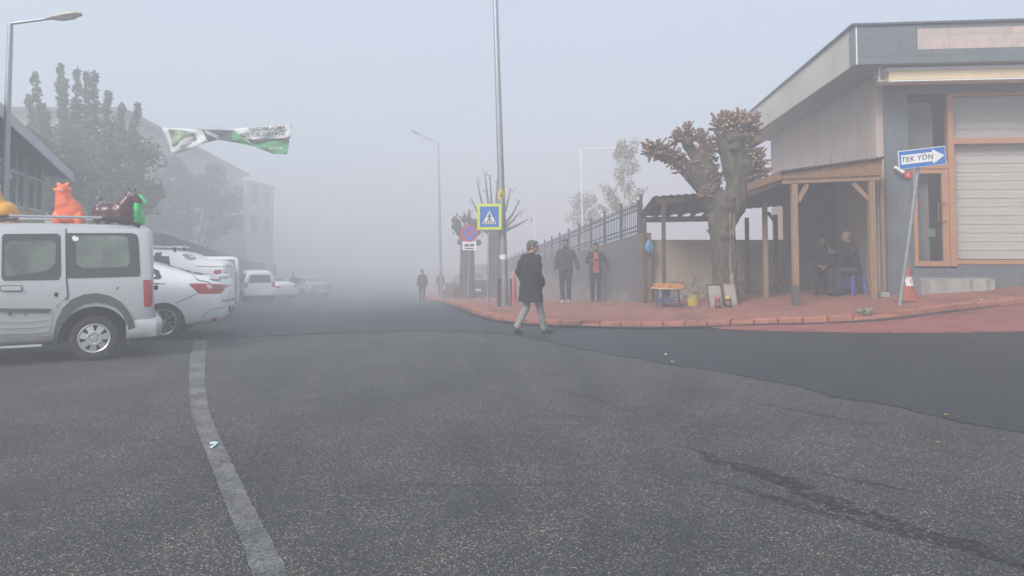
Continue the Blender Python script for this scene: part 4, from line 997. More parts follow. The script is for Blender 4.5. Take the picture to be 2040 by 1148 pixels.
# second, browner tree further on
yt = 52.0; tb = onto(385, yt); t = thing('tree', 'brownish autumn tree in the fog behind the white sedan and pickup', 'tree', tb)
L = lambda px, py, dy=0.0: Vector(W(px, py, yt+dy))-tb
m_ = MB(); m_.tube([(0, 0, -.3), (0, 0, 1.2), (.05, 0, 2.2)], [.22, .18, .14], 10)
cl = []
for i in range(46):
    a = rnd.uniform(0, 6.28); k = rnd.random()**.6; px = 378+k*96*math.cos(a); py = 398-k*78*math.sin(a); p = L(px, py, rnd.uniform(-1.6, 1.6)); cl.append((p, (rnd.uniform(.5, .95), .9, rnd.uniform(.4, .7)), 1))
for i in range(10): p = cl[i*4][0]; m_.tube([(.05, 0, 2.1), p*.5+Vector((0, 0, 1.2)), p], [.09, .05, .015], 6)
m_.build('trunk', BARK, t, 60)
leaves('crown', t, cl, 11000, .24, leafm('autumn', ((.05, .055, .028), (.085, .075, .035), (.13, .10, .045), (.17, .13, .06))))
# pale thin trees behind the fence
for px, top, bot, Y, sp_, nl, lb in ((1243, 272, 425, 38, 52, 2100, 'pale slender tree with sparse yellowing leaves behind the fence, the taller one'), (1165, 383, 455, 44, 42, 1100, 'pale young tree with sparse leaves behind the fence, the shorter one')):
    tb = onto(px, Y); t = thing('slender_tree', lb, 'tree', tb); L = lambda a, b, dy=0.0: Vector(W(a, b, Y+dy))-tb
    m_ = MB(); m_.tube([(0, 0, -.3), L(px, bot+40), L(px-2, (top+bot)/2), L(px, top)], [.12, .10, .06, .015], 8); cl = []
    for i in range(26):
        f = rnd.random(); y_ = bot-f*(bot-top)*.9; dx = rnd.uniform(-1, 1)*sp_*(1-f*.55); a_ = L(px-1, min(bot+5, y_+26)); b_ = L(px+dx, y_-6, rnd.uniform(-.9, .9))
        m_.tube([a_, a_.lerp(b_, .6)+Vector((0, 0, .08)), b_], [.028, .018, .007], 5)
        for q_ in (.6, .85, 1.0): cl.append((a_.lerp(b_, q_), (.29, .29, .24), 1))
    m_.build('trunk', M('pale birch bark', (.50, .49, .46), .8, 0, .2, 8), t, 60)
    leaves('crown', t, cl, nl, .14, leafm('birch', ((.16, .17, .10), (.24, .22, .12), (.30, .27, .15), (.36, .30, .16))))
# the pollarded plane tree in front of the shelter
yt = 16.95; tb = onto(1444, yt, .1); t = thing('pollarded_tree', 'thick pollarded tree with knobbly cut limbs standing in front of the timber shelter', 'tree', tb)
L = lambda px, py, dy=0.0: Vector(W(px, py, yt+dy))-tb
m_ = MB()
def limb(pts, rad): m_.capsule([L(*p) for p in pts], rad, 12)
limb([(1446, 615, 0), (1444, 560, 0), (1441, 490, 0), (1437, 440, 0), (1438, 405, 0)], [.33, .275, .265, .30, .31])
limb([(1438, 425, 0), (1418, 395, 0), (1398, 370, -.05), (1370, 345, -.1), (1340, 318, -.15), (1312, 308, -.2)], [.26, .24, .2, .12, .105, .13])
limb([(1425, 410, 0), (1412, 375, .1), (1400, 345, .1), (1385, 312, .1), (1368, 285, .1)], [.24, .22, .2, .13, .12])
limb([(1418, 395, .0), (1412, 350, .05), (1403, 318, .1), (1396, 295, .12)], [.2, .24, .15, .08])
limb([(1412, 390, -.1), (1385, 350, -.15), (1362, 322, -.15), (1345, 315, -.15)], [.16, .16, .12, .08])
limb([(1445, 440, 0), (1462, 410, .05), (1470, 375, .1), (1468, 340, .1), (1464, 305, .1), (1462, 275, .1)], [.26, .26, .27, .31, .34, .34])
m_.ell(L(1446, 415), (.36, .27, .3)); limb([(1470, 370, .1), (1490, 350, .05), (1503, 325, 0), (1497, 300, 0)], [.22, .2, .15, .12])
limb([(1455, 300, .1), (1450, 265, .1)], [.28, .2]); limb([(1478, 300, .1), (1486, 268, .1)], [.26, .2])
for (px, py, r_, n_) in ((1304, 300, .13, 6), (1368, 280, .12, 4), (1352, 322, .09, 4), (1464, 280, .34, 12), (1490, 330, .15, 8), (1410, 350, .18, 8), (1440, 480, .26, 5), (1448, 400, .3, 6)):
    for i in range(n_):
        p = L(px+rnd.uniform(-1, 1)*r_*45, py+rnd.uniform(-1, 1)*r_*50, -r_*.6+rnd.uniform(-.1, .1)); m_.ell(p, rnd.uniform(.06, .11), None, 8, 6)
me = baked(m_, ('REMESH', dict(mode='VOXEL', voxel_size=.022)), ('SMOOTH', dict(factor=.5, iterations=14)))
moved = []
for v in me.vertices:
    a = math.atan2(v.co.y, v.co.x); k = math.sin(a*11+v.co.z*1.3)*.5+math.sin(a*23-v.co.z*2.1+2)*.3; moved += list(v.co+v.normal*(k*.012+.016*mnoise.noise(v.co*5.5)+.018*mnoise.noise(Vector((v.co.x*22, v.co.y*22, v.co.z*7)))))
me.vertices.foreach_set('co', moved); me.update()
finish(me, 'trunk', BARK, t, 180)
bvh = BVHTree.FromPolygons([v.co for v in me.vertices], [tuple(p.vertices) for p in me.polygons])
m_ = MB()
def stubs(px, py, dy, rad, n, ln, up=.3, r0=.028):
    r0 *= .74; ln *= 1.12
    for _ in range(int(n*1.55)):
        d = Vector((rnd.gauss(0, 1), rnd.gauss(0, .8)-.25, rnd.gauss(0, .8)+up)).normalized(); c = L(px, py, dy); p = c+d*rad*rnd.uniform(.55, 1.0)
        q = p+d*ln*rnd.uniform(.5, 1.25); b_ = Vector((rnd.uniform(-.03, .03), 0, rnd.uniform(0, .06))); r_ = r0*rnd.uniform(.65, 1.35)
        m_.tube([c.lerp(p, .5), p, q+b_], [r_*1.3, r_*1.1, r_], 7, True, 0, 1)
stubs(1303, 302, -.2, .13, 46, .19); stubs(1322, 308, -.2, .12, 14, .14); stubs(1366, 272, .1, .14, 34, .17, .6); stubs(1350, 283, .1, .1, 16, .17)
stubs(1345, 318, -.15, .12, 26, .15); stubs(1362, 335, -.15, .14, 16, .14, .2); stubs(1396, 285, .1, .1, 20, .17, .7); stubs(1408, 300, .1, .1, 16, .17, .7); stubs(1400, 330, .1, .2, 22, .13)
stubs(1448, 258, .1, .22, 60, .19, .8, .036); stubs(1485, 258, .1, .24, 64, .19, .8, .036); stubs(1466, 262, .05, .26, 60, .17, .5, .036); stubs(1440, 285, .1, .2, 20, .14)
stubs(1504, 322, .0, .15, 46, .2, .2); stubs(1508, 345, 0, .13, 34, .2, .0); stubs(1495, 295, 0, .17, 26, .17, .2); stubs(1410, 365, -.1, .2, 22, .12); stubs(1408, 388, -.2, .16, 14, .1)
o = m_.build('cut_stubs', [M('young bark', (.19, .105, .068), .9, 0, .35, 14), CUT], t, 40); o['kind'] = 'stuff'
m_ = MB(); pts = []
for f in range(12): pts.append(L(1463-f*.3, 425+f*15, -.27+.01*f))
for i in range(11):
    w0 = 7+3*math.sin(i*1.7)
m_ = MB(); strip = []
for i in range(16):
    py = 425+i*11; w0 = 9.5+2.5*math.sin(i*.9)+rnd.uniform(-1, 1); row = []
    for px in (1458-w0/2, 1458+w0/2+rnd.uniform(-.8, .8)):
        a = L(px, py, -1.2); h = bvh.ray_cast(a, (L(px, py)-a).normalized())
        row.append((h[0]+Vector((0, -.012, 0))) if h[0] else L(px, py, -.3))
    strip.append(row)
for a, b_ in zip(strip, strip[1:]): m_.prism([a[0], a[1], b_[1], b_[0]], (0, .02, 0))
m_.build('bare_wood_scar', M('bare wood', (.30, .235, .16), .9, 0, .35, 6, stretch=(2, 2, .4)), t)
cl = []
for a, b_, n_ in (((1385, 330), (1377, 245), 5), ((1425, 330), (1412, 262), 5), ((1432, 395), (1438, 330), 4), ((1425, 300), (1428, 250), 4), ((1425, 470), (1412, 455), 2)):
    for i in range(n_): p = L(a[0]+(b_[0]-a[0])*i/n_, a[1]+(b_[1]-a[1])*i/n_, .5); cl.append((p, (.11, .11, .09), 1))
o = leaves('shoots', t, cl, 420, .09, leafm('plane', ((.07, .075, .04), (.11, .105, .05), (.15, .13, .06), (.2, .17, .08)))); o['kind'] = 'stuff'
# two pruned trees further down the pavement
for px, Y, tr, ttop, brs, lb in ((986, 36, .30, 455, [(950, 360), (966, 345), (976, 348), (990, 358), (938, 395), (912, 430), (1006, 402), (1018, 375), (1036, 398), (1038, 420), (1054, 436), (970, 380)], 'dark pruned tree with bare upswept branches behind the crossing sign'),
                             (931, 35, .36, 475, [(905, 432), (915, 440), (925, 428), (940, 436), (950, 444), (906, 455), (957, 460), (935, 420)], 'dark thick trunked pruned tree behind the no stopping sign')):
    tb = onto(px, Y, .1); t = thing('pruned_tree', lb, 'tree', tb); L = lambda a, b, dy=0.0: Vector(W(a, b, Y+dy))-tb
    m_ = MB(); top = L(px, ttop); m_.capsule([(0, 0, -.2), (0, 0, .8), top*.75, top], [tr*1.25, tr, tr*.95, tr*.8], 10)
    for bx_, by_ in brs:
        tip = L(bx_, by_, rnd.uniform(-.6, .6)); k = .3 if tr > .32 else .0
        md = top.lerp(tip, .5)+Vector(((tip.x-top.x)*.18, 0, -.06)); m_.capsule([top*.9, md, tip], [.12+k*.1, .06+k*.08, .028+k*.1], 8)
    if tr > .32:
        for i in range(30): q = L(rnd.uniform(905, 955), rnd.uniform(435, 500), rnd.uniform(-.5, .5)); m_.ell(q, rnd.uniform(.08, .2), None, 8, 6)
    me = baked(m_, ('REMESH', dict(mode='VOXEL', voxel_size=.03)), ('SMOOTH', dict(factor=.5, iterations=2))); finish(me, 'trunk', BARK, t, 180)
    for bx_, by_ in brs:
        for _ in range(5 if tr > .32 else 2):
            a_ = L(bx_+rnd.uniform(-4, 4), by_+rnd.uniform(0, 14)); m_ = MB(); m_.tube([a_, a_+Vector((rnd.uniform(-.22, .22), rnd.uniform(-.2, .2), rnd.uniform(.05, .3)))], [.02, .008], 5); m_.build('twig', BARK, t)
# ------------------------------------------------------------------ vehicles
def paint(name, col, metal=0.0, rough=.32, dirt=.08):
    m, N, L, b, src = nodes_of(name, rough)
    b.inputs['Metallic'].default_value = metal; b.inputs['Coat Weight'].default_value = .5; b.inputs['Coat Roughness'].default_value = .08
    s = N.new('ShaderNodeSeparateXYZ'); L.new(src, s.inputs[0])
    z = mth(N, L, 'ADD', s.outputs[2], mth(N, L, 'MULTIPLY', noise(N, L, src, 3, 6, .7), .5))
    d = ramp(N, L, z, [(.35, (.62, .58, .52)), (.75, (1, 1, 1))])          # road dirt splashed on the lower body
    c = mixc(N, L, 1.0, ramp(N, L, noise(N, L, src, 6, 5), [(.3, [x*(1-dirt) for x in col]), (.7, col)]), d, 'MULTIPLY')
    L.new(c, b.inputs['Base Color'])
    return m
SILVER = paint('silver paint', (.56, .57, .58), .35, .30)
WHITEC = paint('white car paint', (.84, .85, .86), 0, .26, .03)
DARKC = paint('dark car paint', (.05, .055, .065), .2, .3)
BLUEC = paint('pale blue car paint', (.33, .40, .50), .2, .3)
CARGLASS = M('tinted car glass', (.035, .045, .042), .05, 0, .2, 2, spec=.7)
PANEG = M('car pane with painted light', (.15, .18, .15), .05, 0, .6, 1.6, spec=.7)  # opaque; light seen through the van is put into this lighter colour
REDL = M('red lamp plastic', (.42, .02, .03), .15, 0, .12, 20, coat=.5)
WELL = M('wheel well', (.012, .012, .013), .9)
RIMM = M('silver wheel paint', (.52, .52, .51), .4, .5, .1, 20)
CHROME = M('chrome', (.6, .6, .62), .2, .9)
def body_mesh(stations, wheels, wr, sub=2, wz=None):
    wz = wz or wr*.82
    rings = []
    for st in stations:
        x, zb, zl, zt, ws, wb, wt = st[:7]; tilt = st[7] if len(st) > 7 else 0.0
        half = [(0, zb), (ws*.55, zb), (ws*.92, zb), (ws, zb+.09), (wb, zb+(zl-zb)*.55), (wb*.99, zl), ((wb*.97+wt)/2+.02, (zl+zt)/2), (wt, zt-min(.10, (zt-zl)*.35)), (wt-.10, zt-.012), (wt*.5, zt), (0, zt)]
        ring = half+[(-y, z) for y, z in reversed(half[1:-1])]
        rings.append([Vector((x+tilt*(z-zb), y, z)) for y, z in ring])
    def inset(r, k):
        c = sum(r, Vector((0, 0, 0)))/len(r); return [c+(p-c)*k for p in r]
    rings = [inset(rings[0], .5), inset(rings[0], .9)]+rings+[inset(rings[-1], .9), inset(rings[-1], .5)]
    m = MB(); m.loft(rings)
    me = baked(m, ('SUBSURF', dict(levels=sub, subdivision_type='CATMULL_CLARK')))
    bm = bmesh.new(); bm.from_mesh(me); bmesh.ops.recalc_face_normals(bm, faces=bm.faces); bm.to_mesh(me); bm.free()
    o = bpy.data.objects.new('tmp', me); COL.objects.link(o)
    cut = MB()
    for x, y in wheels:
        for s in (-1, 1): cut.lathe([(wr, -.22), (wr, .22)], (x, s*(y-.02), wz), (0, 1, 0), 40)
    cm = bpy.data.meshes.new('cut'); cm.from_pydata(cut.v, [], cut.f)
    bm = bmesh.new(); bm.from_mesh(cm); bmesh.ops.recalc_face_normals(bm, faces=bm.faces); bm.to_mesh(cm); bm.free()
    co = bpy.data.objects.new('cut', cm); COL.objects.link(co)
    b = o.modifiers.new('b', 'BOOLEAN'); b.operation = 'DIFFERENCE'; b.object = co; b.solver = 'EXACT'
    dg = bpy.context.evaluated_depsgraph_get(); dg.update(); out = bpy.data.meshes.new_from_object(o.evaluated_get(dg))
    bpy.data.objects.remove(o); bpy.data.objects.remove(co)
    out['wells'] = [p.index for p in out.polygons if any(all(math.hypot(out.vertices[i].co.x-x, out.vertices[i].co.z-wz) < wr+.004 for i in p.vertices) for x, _ in wheels)]
    return out
def car_body(me, mat, t):
    ids = list(me['wells']); o = finish(me, 'body', [mat, WELL], t, 40)
    for i in ids: me.polygons[i].material_index = 1
    return o
def bvh_of(me): return BVHTree.FromPolygons([v.co.copy() for v in me.vertices], [tuple(p.vertices) for p in me.polygons])
def patch(bvh, poly, cast, off, name, mat, parent, step, depth=.012, smooth=50):
    """skin a traced outline onto a body: cast(u, v) -> (origin, direction) in the body's space"""
    vs, fs = fill2d(poly, step); P, Nn = [], []
    for v in vs:
        o, d = cast(v.x, v.y); h = bvh.ray_cast(o, d)
        if h[0] is None: h = bvh.find_nearest(o+d*(o.length))
        n = h[1]; n = n if n.dot(d) < 0 else -n
        P.append(h[0]); Nn.append(n)
    top = [p+n*off for p, n in zip(P, Nn)]; F = []
    o, d = cast(vs[0].x, vs[0].y)
    for f in fs:
        a, b, c = (top[i] for i in f[:3]); F.append(tuple(f) if (b-a).cross(c-a).dot(d) < 0 else tuple(reversed(f)))
    m = MB(); m.add(top, F); es = set((f[i], f[(i+1) % len(f)]) for f in F for i in range(len(f)))
    low = {}
    for a, b in es:
        if (b, a) in es: continue
        for i in (a, b):
            if i not in low: low[i] = len(m.v); m.v.append(tuple(P[i]-Nn[i]*depth))
        m.f.append((b, a, low[a], low[b])); m.m.append(0)
    return m.build(name, mat, parent, smooth)
def pxcast(root):
    inv = (Matrix.Translation(root.location) @ root.rotation_euler.to_matrix().to_4x4()).inverted(); o = inv @ Vector((0, 0, HC)); rm = inv.to_3x3()
    return lambda u, v: (o, (rm @ ray(u, v)).normalized())
SIDE = lambda s: (lambda u, v: (Vector((u, s*3, v)), Vector((0, -s, 0))))
BACK = lambda u, v: (Vector((-4, u, v)), Vector((1, 0, 0)))
FRONT = lambda u, v: (Vector((8, u, v)), Vector((-1, 0, 0)))
def rr(x0, y0, x1, y1, r, n=4):
    out = []
    for cx, cy, a0 in ((x1-r, y1-r, 0), (x0+r, y1-r, 90), (x0+r, y0+r, 180), (x1-r, y0+r, 270)):
        for k in range(n+1): a = R(a0+90*k/n); out.append((cx+r*math.cos(a), cy+r*math.sin(a)))
    return out
def band(pts, w):
    P = [Vector(p) for p in pts]; l = offset_line(P, w/2); r_ = offset_line(P, -w/2); return [tuple(p) for p in l]+[tuple(p) for p in reversed(r_)]
def wheel(parent, x, y, r, rimr, kind, s, width=.20):
    """wheel with its outer face at y (s = +1 left, -1 right)"""
    ax = (0, s, 0); c = (x, y-s*width, r)
    m = MB(); m.lathe([(.001, width*.25), (rimr*.98, width*.25), (rimr*.98, width*.45), (.001, width*.45)], c, ax, 28); w_ = m.build('wheel', WELL, parent, 40)
    m = MB(); prof = [(rimr, .02), (r-.06, 0), (r-.012, .025), (r, .06), (r, width-.06), (r-.012, width-.025), (r-.05, width-.004), (rimr+.02, width-.008), (rimr, width-.02), (rimr, .02)]
    m.lathe(prof, c, ax, 40, 0, False); m.build('tyre', RUBBER, w_, 35)
    m = MB(); fz = width-.012; fr_ = Matrix((Vector((1, 0, 0)), Vector((0, 0, 1)), Vector((0, s, 0)))).transposed()
    P = lambda rad, a, d: Vector(c)+fr_ @ Vector((rad*math.cos(a), rad*math.sin(a), d))
    m.lathe([(rimr*1.0, fz-.06), (rimr*1.005, fz), (rimr*.965, fz+.004), (rimr*.86, fz-.012), (rimr*.85, fz-.06)], c, ax, 40, 0, False)
    if kind == 'cap':
        m.lathe([(rimr*.50, fz-.05), (rimr*.50, fz+.006), (rimr*.42, fz+.012), (rimr*.30, fz+.002), (rimr*.20, fz+.004), (rimr*.17, fz+.012), (.001, fz+.012)], c, ax, 32, 0, False)
        for k in range(7):
            a = 2*math.pi*k/7+.3; hw = .26
            q = [P(rimr*.46, a-hw*1.5, fz+.008), P(rimr*.46, a+hw*1.5, fz+.008), P(rimr*.90, a+hw, fz-.006), P(rimr*.90, a-hw, fz-.006)]
            m.prism(q, fr_ @ Vector((0, 0, -.03)))
        for k in range(6): a = 2*math.pi*k/6; m.lathe([(.014, 0), (.012, .012), (.001, .012)], P(rimr*.30, a, fz+.001), ax, 8)
    else:
        m.lathe([(rimr*.20, fz-.05), (rimr*.20, fz-.005), (rimr*.12, fz+.002), (.001, fz+.002)], c, ax, 24, 0, False)
        for k in range(10):
            a = 2*math.pi*k/10+(.10 if k % 2 else -.10); q = [P(rimr*.15, a-.16, fz-.004), P(rimr*.15, a+.16, fz-.004), P(rimr*.92, a+.055, fz), P(rimr*.92, a-.055, fz)]
            m.prism(q, fr_ @ Vector((0, 0, -.03)))
    m.build('rim', RIMM if kind == 'cap' else M('grey alloy', (.34, .34, .35), .35, .7), w_, 40)
    return w_
# ---- silver van
a = R(28); vo = Vector((-6.30, 11.45, 0)); vo.z = g(*vo.xy)
van = thing('parked_van', 'dusty silver panel van with roof rails at the left edge, inflatable animals on its roof', 'van', vo, math.pi+a)
zl = 1.14
vst = [(-.775, .42, zl, 1.78, .74, .79, .62, .03), (-.765, .36, zl, 1.86, .82, .855, .68, .03), (-.70, .32, zl, 1.915, .86, .885, .715, .025), (-.5, .28, zl, 1.94, .875, .895, .725), (0, .26, zl, 1.95, .88, .90, .73), (.8, .26, zl, 1.955, .88, .90, .735), (1.5, .26, zl, 1.95, .88, .90, .73), (1.95, .26, zl, 1.90, .88, .90, .71), (2.35, .26, zl, 1.62, .88, .895, .70), (2.8, .26, 1.08, 1.20, .87, .89, .76), (3.15, .27, .95, 1.05, .84, .87, .74), (3.38, .30, .82, .90, .78, .80, .66), (3.46, .38, .7, .76, .66, .68, .5)]
vm = body_mesh(vst, [(0, .78), (2.664, .78)], .44, wz=.33)
vb = bvh_of(vm); body = car_body(vm, SILVER, van); VC = pxcast(van)
PX = lambda poly, off, name, mat, par=van, step=7, depth=.012: patch(vb, poly, VC, off, name, mat, par, step, depth)
flare_o = [(105, 690), (106, 668), (112, 640), (124, 615), (142, 597), (166, 587), (192, 584), (218, 589), (240, 601), (257, 622), (268, 645), (273, 668)]
flare_i = [(258, 668), (254, 648), (244, 626), (230, 612), (212, 605), (191, 602), (168, 606), (150, 615), (137, 630), (129, 650), (126, 672), (126, 690)]
door = PX([(-60, 460), (129, 456), (131, 560), (133, 590), (118, 606), (104, 634), (99, 664), (98, 683), (-60, 690)], .005, 'sliding_door', SILVER, step=9)
PX(band([(131.5, 456), (132.5, 555), (136, 592), (131, 598)], 2.6), .0065, 'door_gap', BLACKP, step=8)
wd = PX([(4, 472), (8, 467), (114, 466), (121, 471), (122, 549), (117, 558), (60, 559), (8, 560), (3, 553)], .010, 'window', CARGLASS, door)
PX([(10, 490), (18, 481), (104, 480), (112, 488), (110, 525), (96, 538), (60, 545), (14, 552), (9, 544)], .0125, 'pane', PANEG, wd)
wq = PX([(132, 465), (262, 465), (272, 468), (276, 478), (279.5, 546), (277, 551), (210, 553), (134, 555)], .008, 'window', CARGLASS)
PX([(152, 478), (160, 471), (240, 470), (254, 474), (259, 520), (254, 531), (220, 533), (165, 534), (152, 526)], .0105, 'pane', PANEG, wq)
PX([(143, 475), (147, 470), (157, 474), (156, 480), (147, 481)], .0125, 'sticker', WHITEP, wq, 4)
PX(band([(-60, 618), (98, 619), (100.5, 620)], 8), .022, 'side_moulding', GREYP, door, 6)
for y0, y1 in ((641, 636.5), (653, 648.5), (664, 660)): PX(band([(-60, y0+.6), (60, y0), (96, y1)], 2.0), .012, 'rib', SILVER, door, 6)
PX(band([(-60, 667), (100, 673)], 9), .012, 'sill', M('silver sill', (.30, .30, .31), .5, .2), step=8)
hd = PX(rr(3, 571, 43, 579, 3.5), .035, 'handle', SILVER, door, 4, .02); PX(rr(-2, 568, 47, 582, 6), .0065, 'handle_recess', M('handle shade', (.22, .22, .23), .5), door, 5)
PX([(112+4.4*math.cos(k*.45), 587+4.6*math.sin(k*.45)) for k in range(14)], .011, 'fuel_cap', BLACKP, step=3)
PX([(235, 571), (237, 574), (233, 577), (232, 575)], .005, 'scratch', M('rust', (.16, .08, .05), .9), step=3); PX([(15, 622), (24, 623), (19, 630)], .024, 'rust_spot', MATS['rust'], door, 3); PX([(48, 624), (53, 625), (50, 629)], .024, 'rust_spot', MATS['rust'], door, 3); PX([(112, 607), (114.5, 608), (113.5, 613)], .007, 'rust_spot', MATS['rust'], door, 2)
PX(flare_o+flare_i, .022, 'wheel_flare', GREYP, step=6, depth=.02)
PX([(285, 558), (300, 558), (302.5, 564), (302.5, 607), (299, 612), (287, 611)], .010, 'tail_light', REDL, step=5)
bp = MB()
sec = [(0, .30), (.03, .29), (.09, .31), (.105, .40), (.10, .50), (.07, .555), (0, .57)]
path = [(-.40, .905), (-.62, .90), (-.76, .86), (-.83, .76), (-.85, .5), (-.855, 0), (-.85, -.5), (-.83, -.76), (-.76, -.86), (-.62, -.90), (-.40, -.905)]
rings = []
for i, (x, y) in enumerate(path):
    d = Vector((x+.2, y*.35, 0)); d = Vector((0, math.copysign(1, y), 0)) if abs(x) < .6 else (Vector((-1, 0, 0)) if abs(y) < .55 else Vector((-.7, math.copysign(.7, y), 0)))
    k = .35 if abs(x) < .7 else 1
    rings.append([Vector((x, y, z)) + d*(o_*k-.055) for o_, z in sec])
bp.loft(rings); bp.build('bumper', SILVER, van, 50)
mf = MB(); mf.bar((-.44, .845, .20), (-.44, .845, .42), .06, .03); mf.bar((-.44, -.845, .20), (-.44, -.845, .42), .06, .03); mf.build('mudflap', BLACKP, van)
st_ = MB(); st_.tube([(.62, .90, .255), (2.1, .90, .255)], .032, 10); st_.tube([(.62, -.90, .255), (2.1, -.90, .255)], .032, 10); st_.build('side_step', CHROME, van, 50)
for s in (1, -1):
    for x in (0, 2.664): wheel(van, x, s*.865, .318, .205, 'cap', s, .19)
for s in (1, -1):
    m_ = MB(); yv = s*.62; zr_ = 1.985
    m_.tube([(-.06, yv, zr_+.045), (1.08, yv, zr_+.05)], .020, 10); rail = m_.build('roof_rail', CHROME, van, 50)
    m_ = MB(); m_.tube([(-.56, yv, zr_-.075), (-.46, yv, zr_-.025), (-.28, yv, zr_+.02), (-.05, yv, zr_+.043)], [.03, .028, .023, .021], 8); m_.build('rail_foot', BLACKP, rail, 50)
    m_ = MB(); m_.tube([(1.07, yv, zr_+.05), (1.3, yv, zr_+.03), (1.75, yv, zr_-.09)], [.022, .024, .03], 8); m_.build('rail_foot', BLACKP, rail, 50)
m_ = MB(); m_.box((-.79, .62, 1.0), (.05, .10, .07)); m_.build('hinge', BLACKP, van, None, .015)

# ---- white sedan
a = R(13); so = Vector((-6.23, 13.94, 0)); so.z = g(*so.xy)
sst_ = [(-.985, .40, .68, .80, .55, .62, .40), (-.965, .33, .74, 1.00, .72, .77, .56), (-.88, .29, .80, 1.065, .82, .86, .66), (-.62, .25, .86, 1.105, .87, .90, .68), (-.30, .22, .90, 1.14, .89, .905, .665), (.12, .20, .92, 1.27, .90, .91, .60), (.55, .2, .93, 1.385, .90, .91, .565), (1.0, .2, .93, 1.44, .90, .91, .56), (1.5, .2, .93, 1.445, .90, .91, .56), (1.95, .2, .93, 1.36, .90, .91, .57), (2.4, .2, .93, 1.16, .90, .905, .62), (2.75, .2, .90, 1.01, .89, .90, .70), (3.15, .22, .82, .93, .86, .88, .70), (3.48, .26, .66, .76, .76, .80, .58), (3.58, .36, .56, .62, .6, .64, .44)]
def sedan(label, loc, rz, mat, detail, group=None):
    t = thing('parked_car', label, 'car', loc, rz, group)
    me = body_mesh(sst_, [(0, .79), (2.71, .79)], .36); bv = bvh_of(me); car_body(me, mat, t); C_ = pxcast(t)
    for s in (1, -1):
        for x in (0, 2.71): wheel(t, x, s*.885, .318, .225, 'alloy', s, .2)
    for s in (-1, 1):
        patch(bv, [(-.02, .97), (.52, .97), (.62, 1.345), (.42, 1.31), (.15, 1.2)], SIDE(s), .004, 'side_window', CARGLASS, t, .1)
        patch(bv, [(.58, .97), (1.32, .97), (1.32, 1.385), (.68, 1.355)], SIDE(s), .004, 'side_window', CARGLASS, t, .1)
        patch(bv, [(1.37, .97), (2.3, .97), (1.75, 1.36), (1.37, 1.385)], SIDE(s), .004, 'side_window', CARGLASS, t, .1)
    up = lambda u, v: (Vector((u, v, 4)), Vector((0, 0, -1)))
    if not detail:
        patch(bv, [(-.28, -.5), (-.28, .5), (.62, .42), (.62, -.42)], up, .004, 'rear_window', CARGLASS, t, .12)
        for s in (-1, 1): patch(bv, [(s*.45, .80), (s*.82, .78), (s*.84, .92), (s*.5, .93)], BACK, .006, 'tail_light', REDL, t, .06)
        patch(bv, [(2.62, -.58), (2.62, .58), (1.85, .44), (1.85, -.44)], up, .004, 'windscreen', CARGLASS, t, .12)
        patch(bv, rr(-.26, .5, .26, .61, .01), BACK, .008, 'number_plate', WHITEP, t, .06)
    else:
        Q = lambda poly, off, name, m_, par=t, step=5, depth=.012: patch(bv, poly, C_, off, name, m_, par, step, depth)
        Q([(318, 521), (336, 520), (352, 522), (395, 536), (424, 547), (400, 548), (384, 546), (360, 537)], .005, 'rear_window', CARGLASS)
        tl = Q([(376, 566), (400, 565.5), (440, 567), (459, 567.5), (462, 569), (449, 573), (441, 584), (436, 585.5), (396, 585.5), (386, 576)], .009, 'tail_light', REDL)
        Q([(410, 568), (421, 568.5), (424, 576), (414, 575)], .011, 'reverse_lamp', M('clear lamp', (.5, .45, .45), .2), tl, 4)
        Q([(428, 569), (442, 569.5), (440, 578), (431, 580)], .011, 'lamp_insert', M('dark lamp', (.16, .12, .12), .2), tl, 4)
        Q([(420, 635), (437, 632.5), (433, 639.5), (421, 640)], .008, 'reflector', REDL)
        Q([(458, 610), (477, 606), (478, 623), (462, 630)], .010, 'number_plate', M('number plate', (.50, .49, .45), .6, 0, .3, 40))
        Q([(455, 610), (458, 608), (461, 630), (457, 627)], .006, 'plate_recess', GREYP)
        Q([(442, 641), (452, 635), (462, 631), (478, 624), (476, 634), (462, 642), (450, 645)], .012, 'diffuser', GREYP)
        Q(band([(386, 549), (392, 557), (400, 560), (413, 562), (421, 566)], 1.5), .004, 'boot_gap', BLACKP)
        Q(band([(350, 604), (368, 596), (392, 586)], 1.2), .004, 'panel_gap', GREYP)
        Q(band([(403, 632), (414, 620), (426, 615), (448, 612)], 1.6), .006, 'bumper_crease', M('pale crease', (.34, .34, .35), .5))
        Q(band([(442, 599), (460, 598), (474, 594)], 1.8), .006, 'boot_gap', GREYP)
        m = MB(); m.loft([[Vector((-.86-.08*(1-abs(y)/.7), y, 1.085+dz)) for y in (-.66, -.4, 0, .4, .66)]+[Vector((-.70-.05*(1-abs(y)/.7), y, 1.10+dz)) for y in (.66, .4, 0, -.4, -.66)] for dz in (-.05, .0)]); m.build('spoiler', mat, t, 50)
    return t
sedan('white sedan parked nose in with its red tail light showing behind the silver van', so, math.pi+a, WHITEC, True)
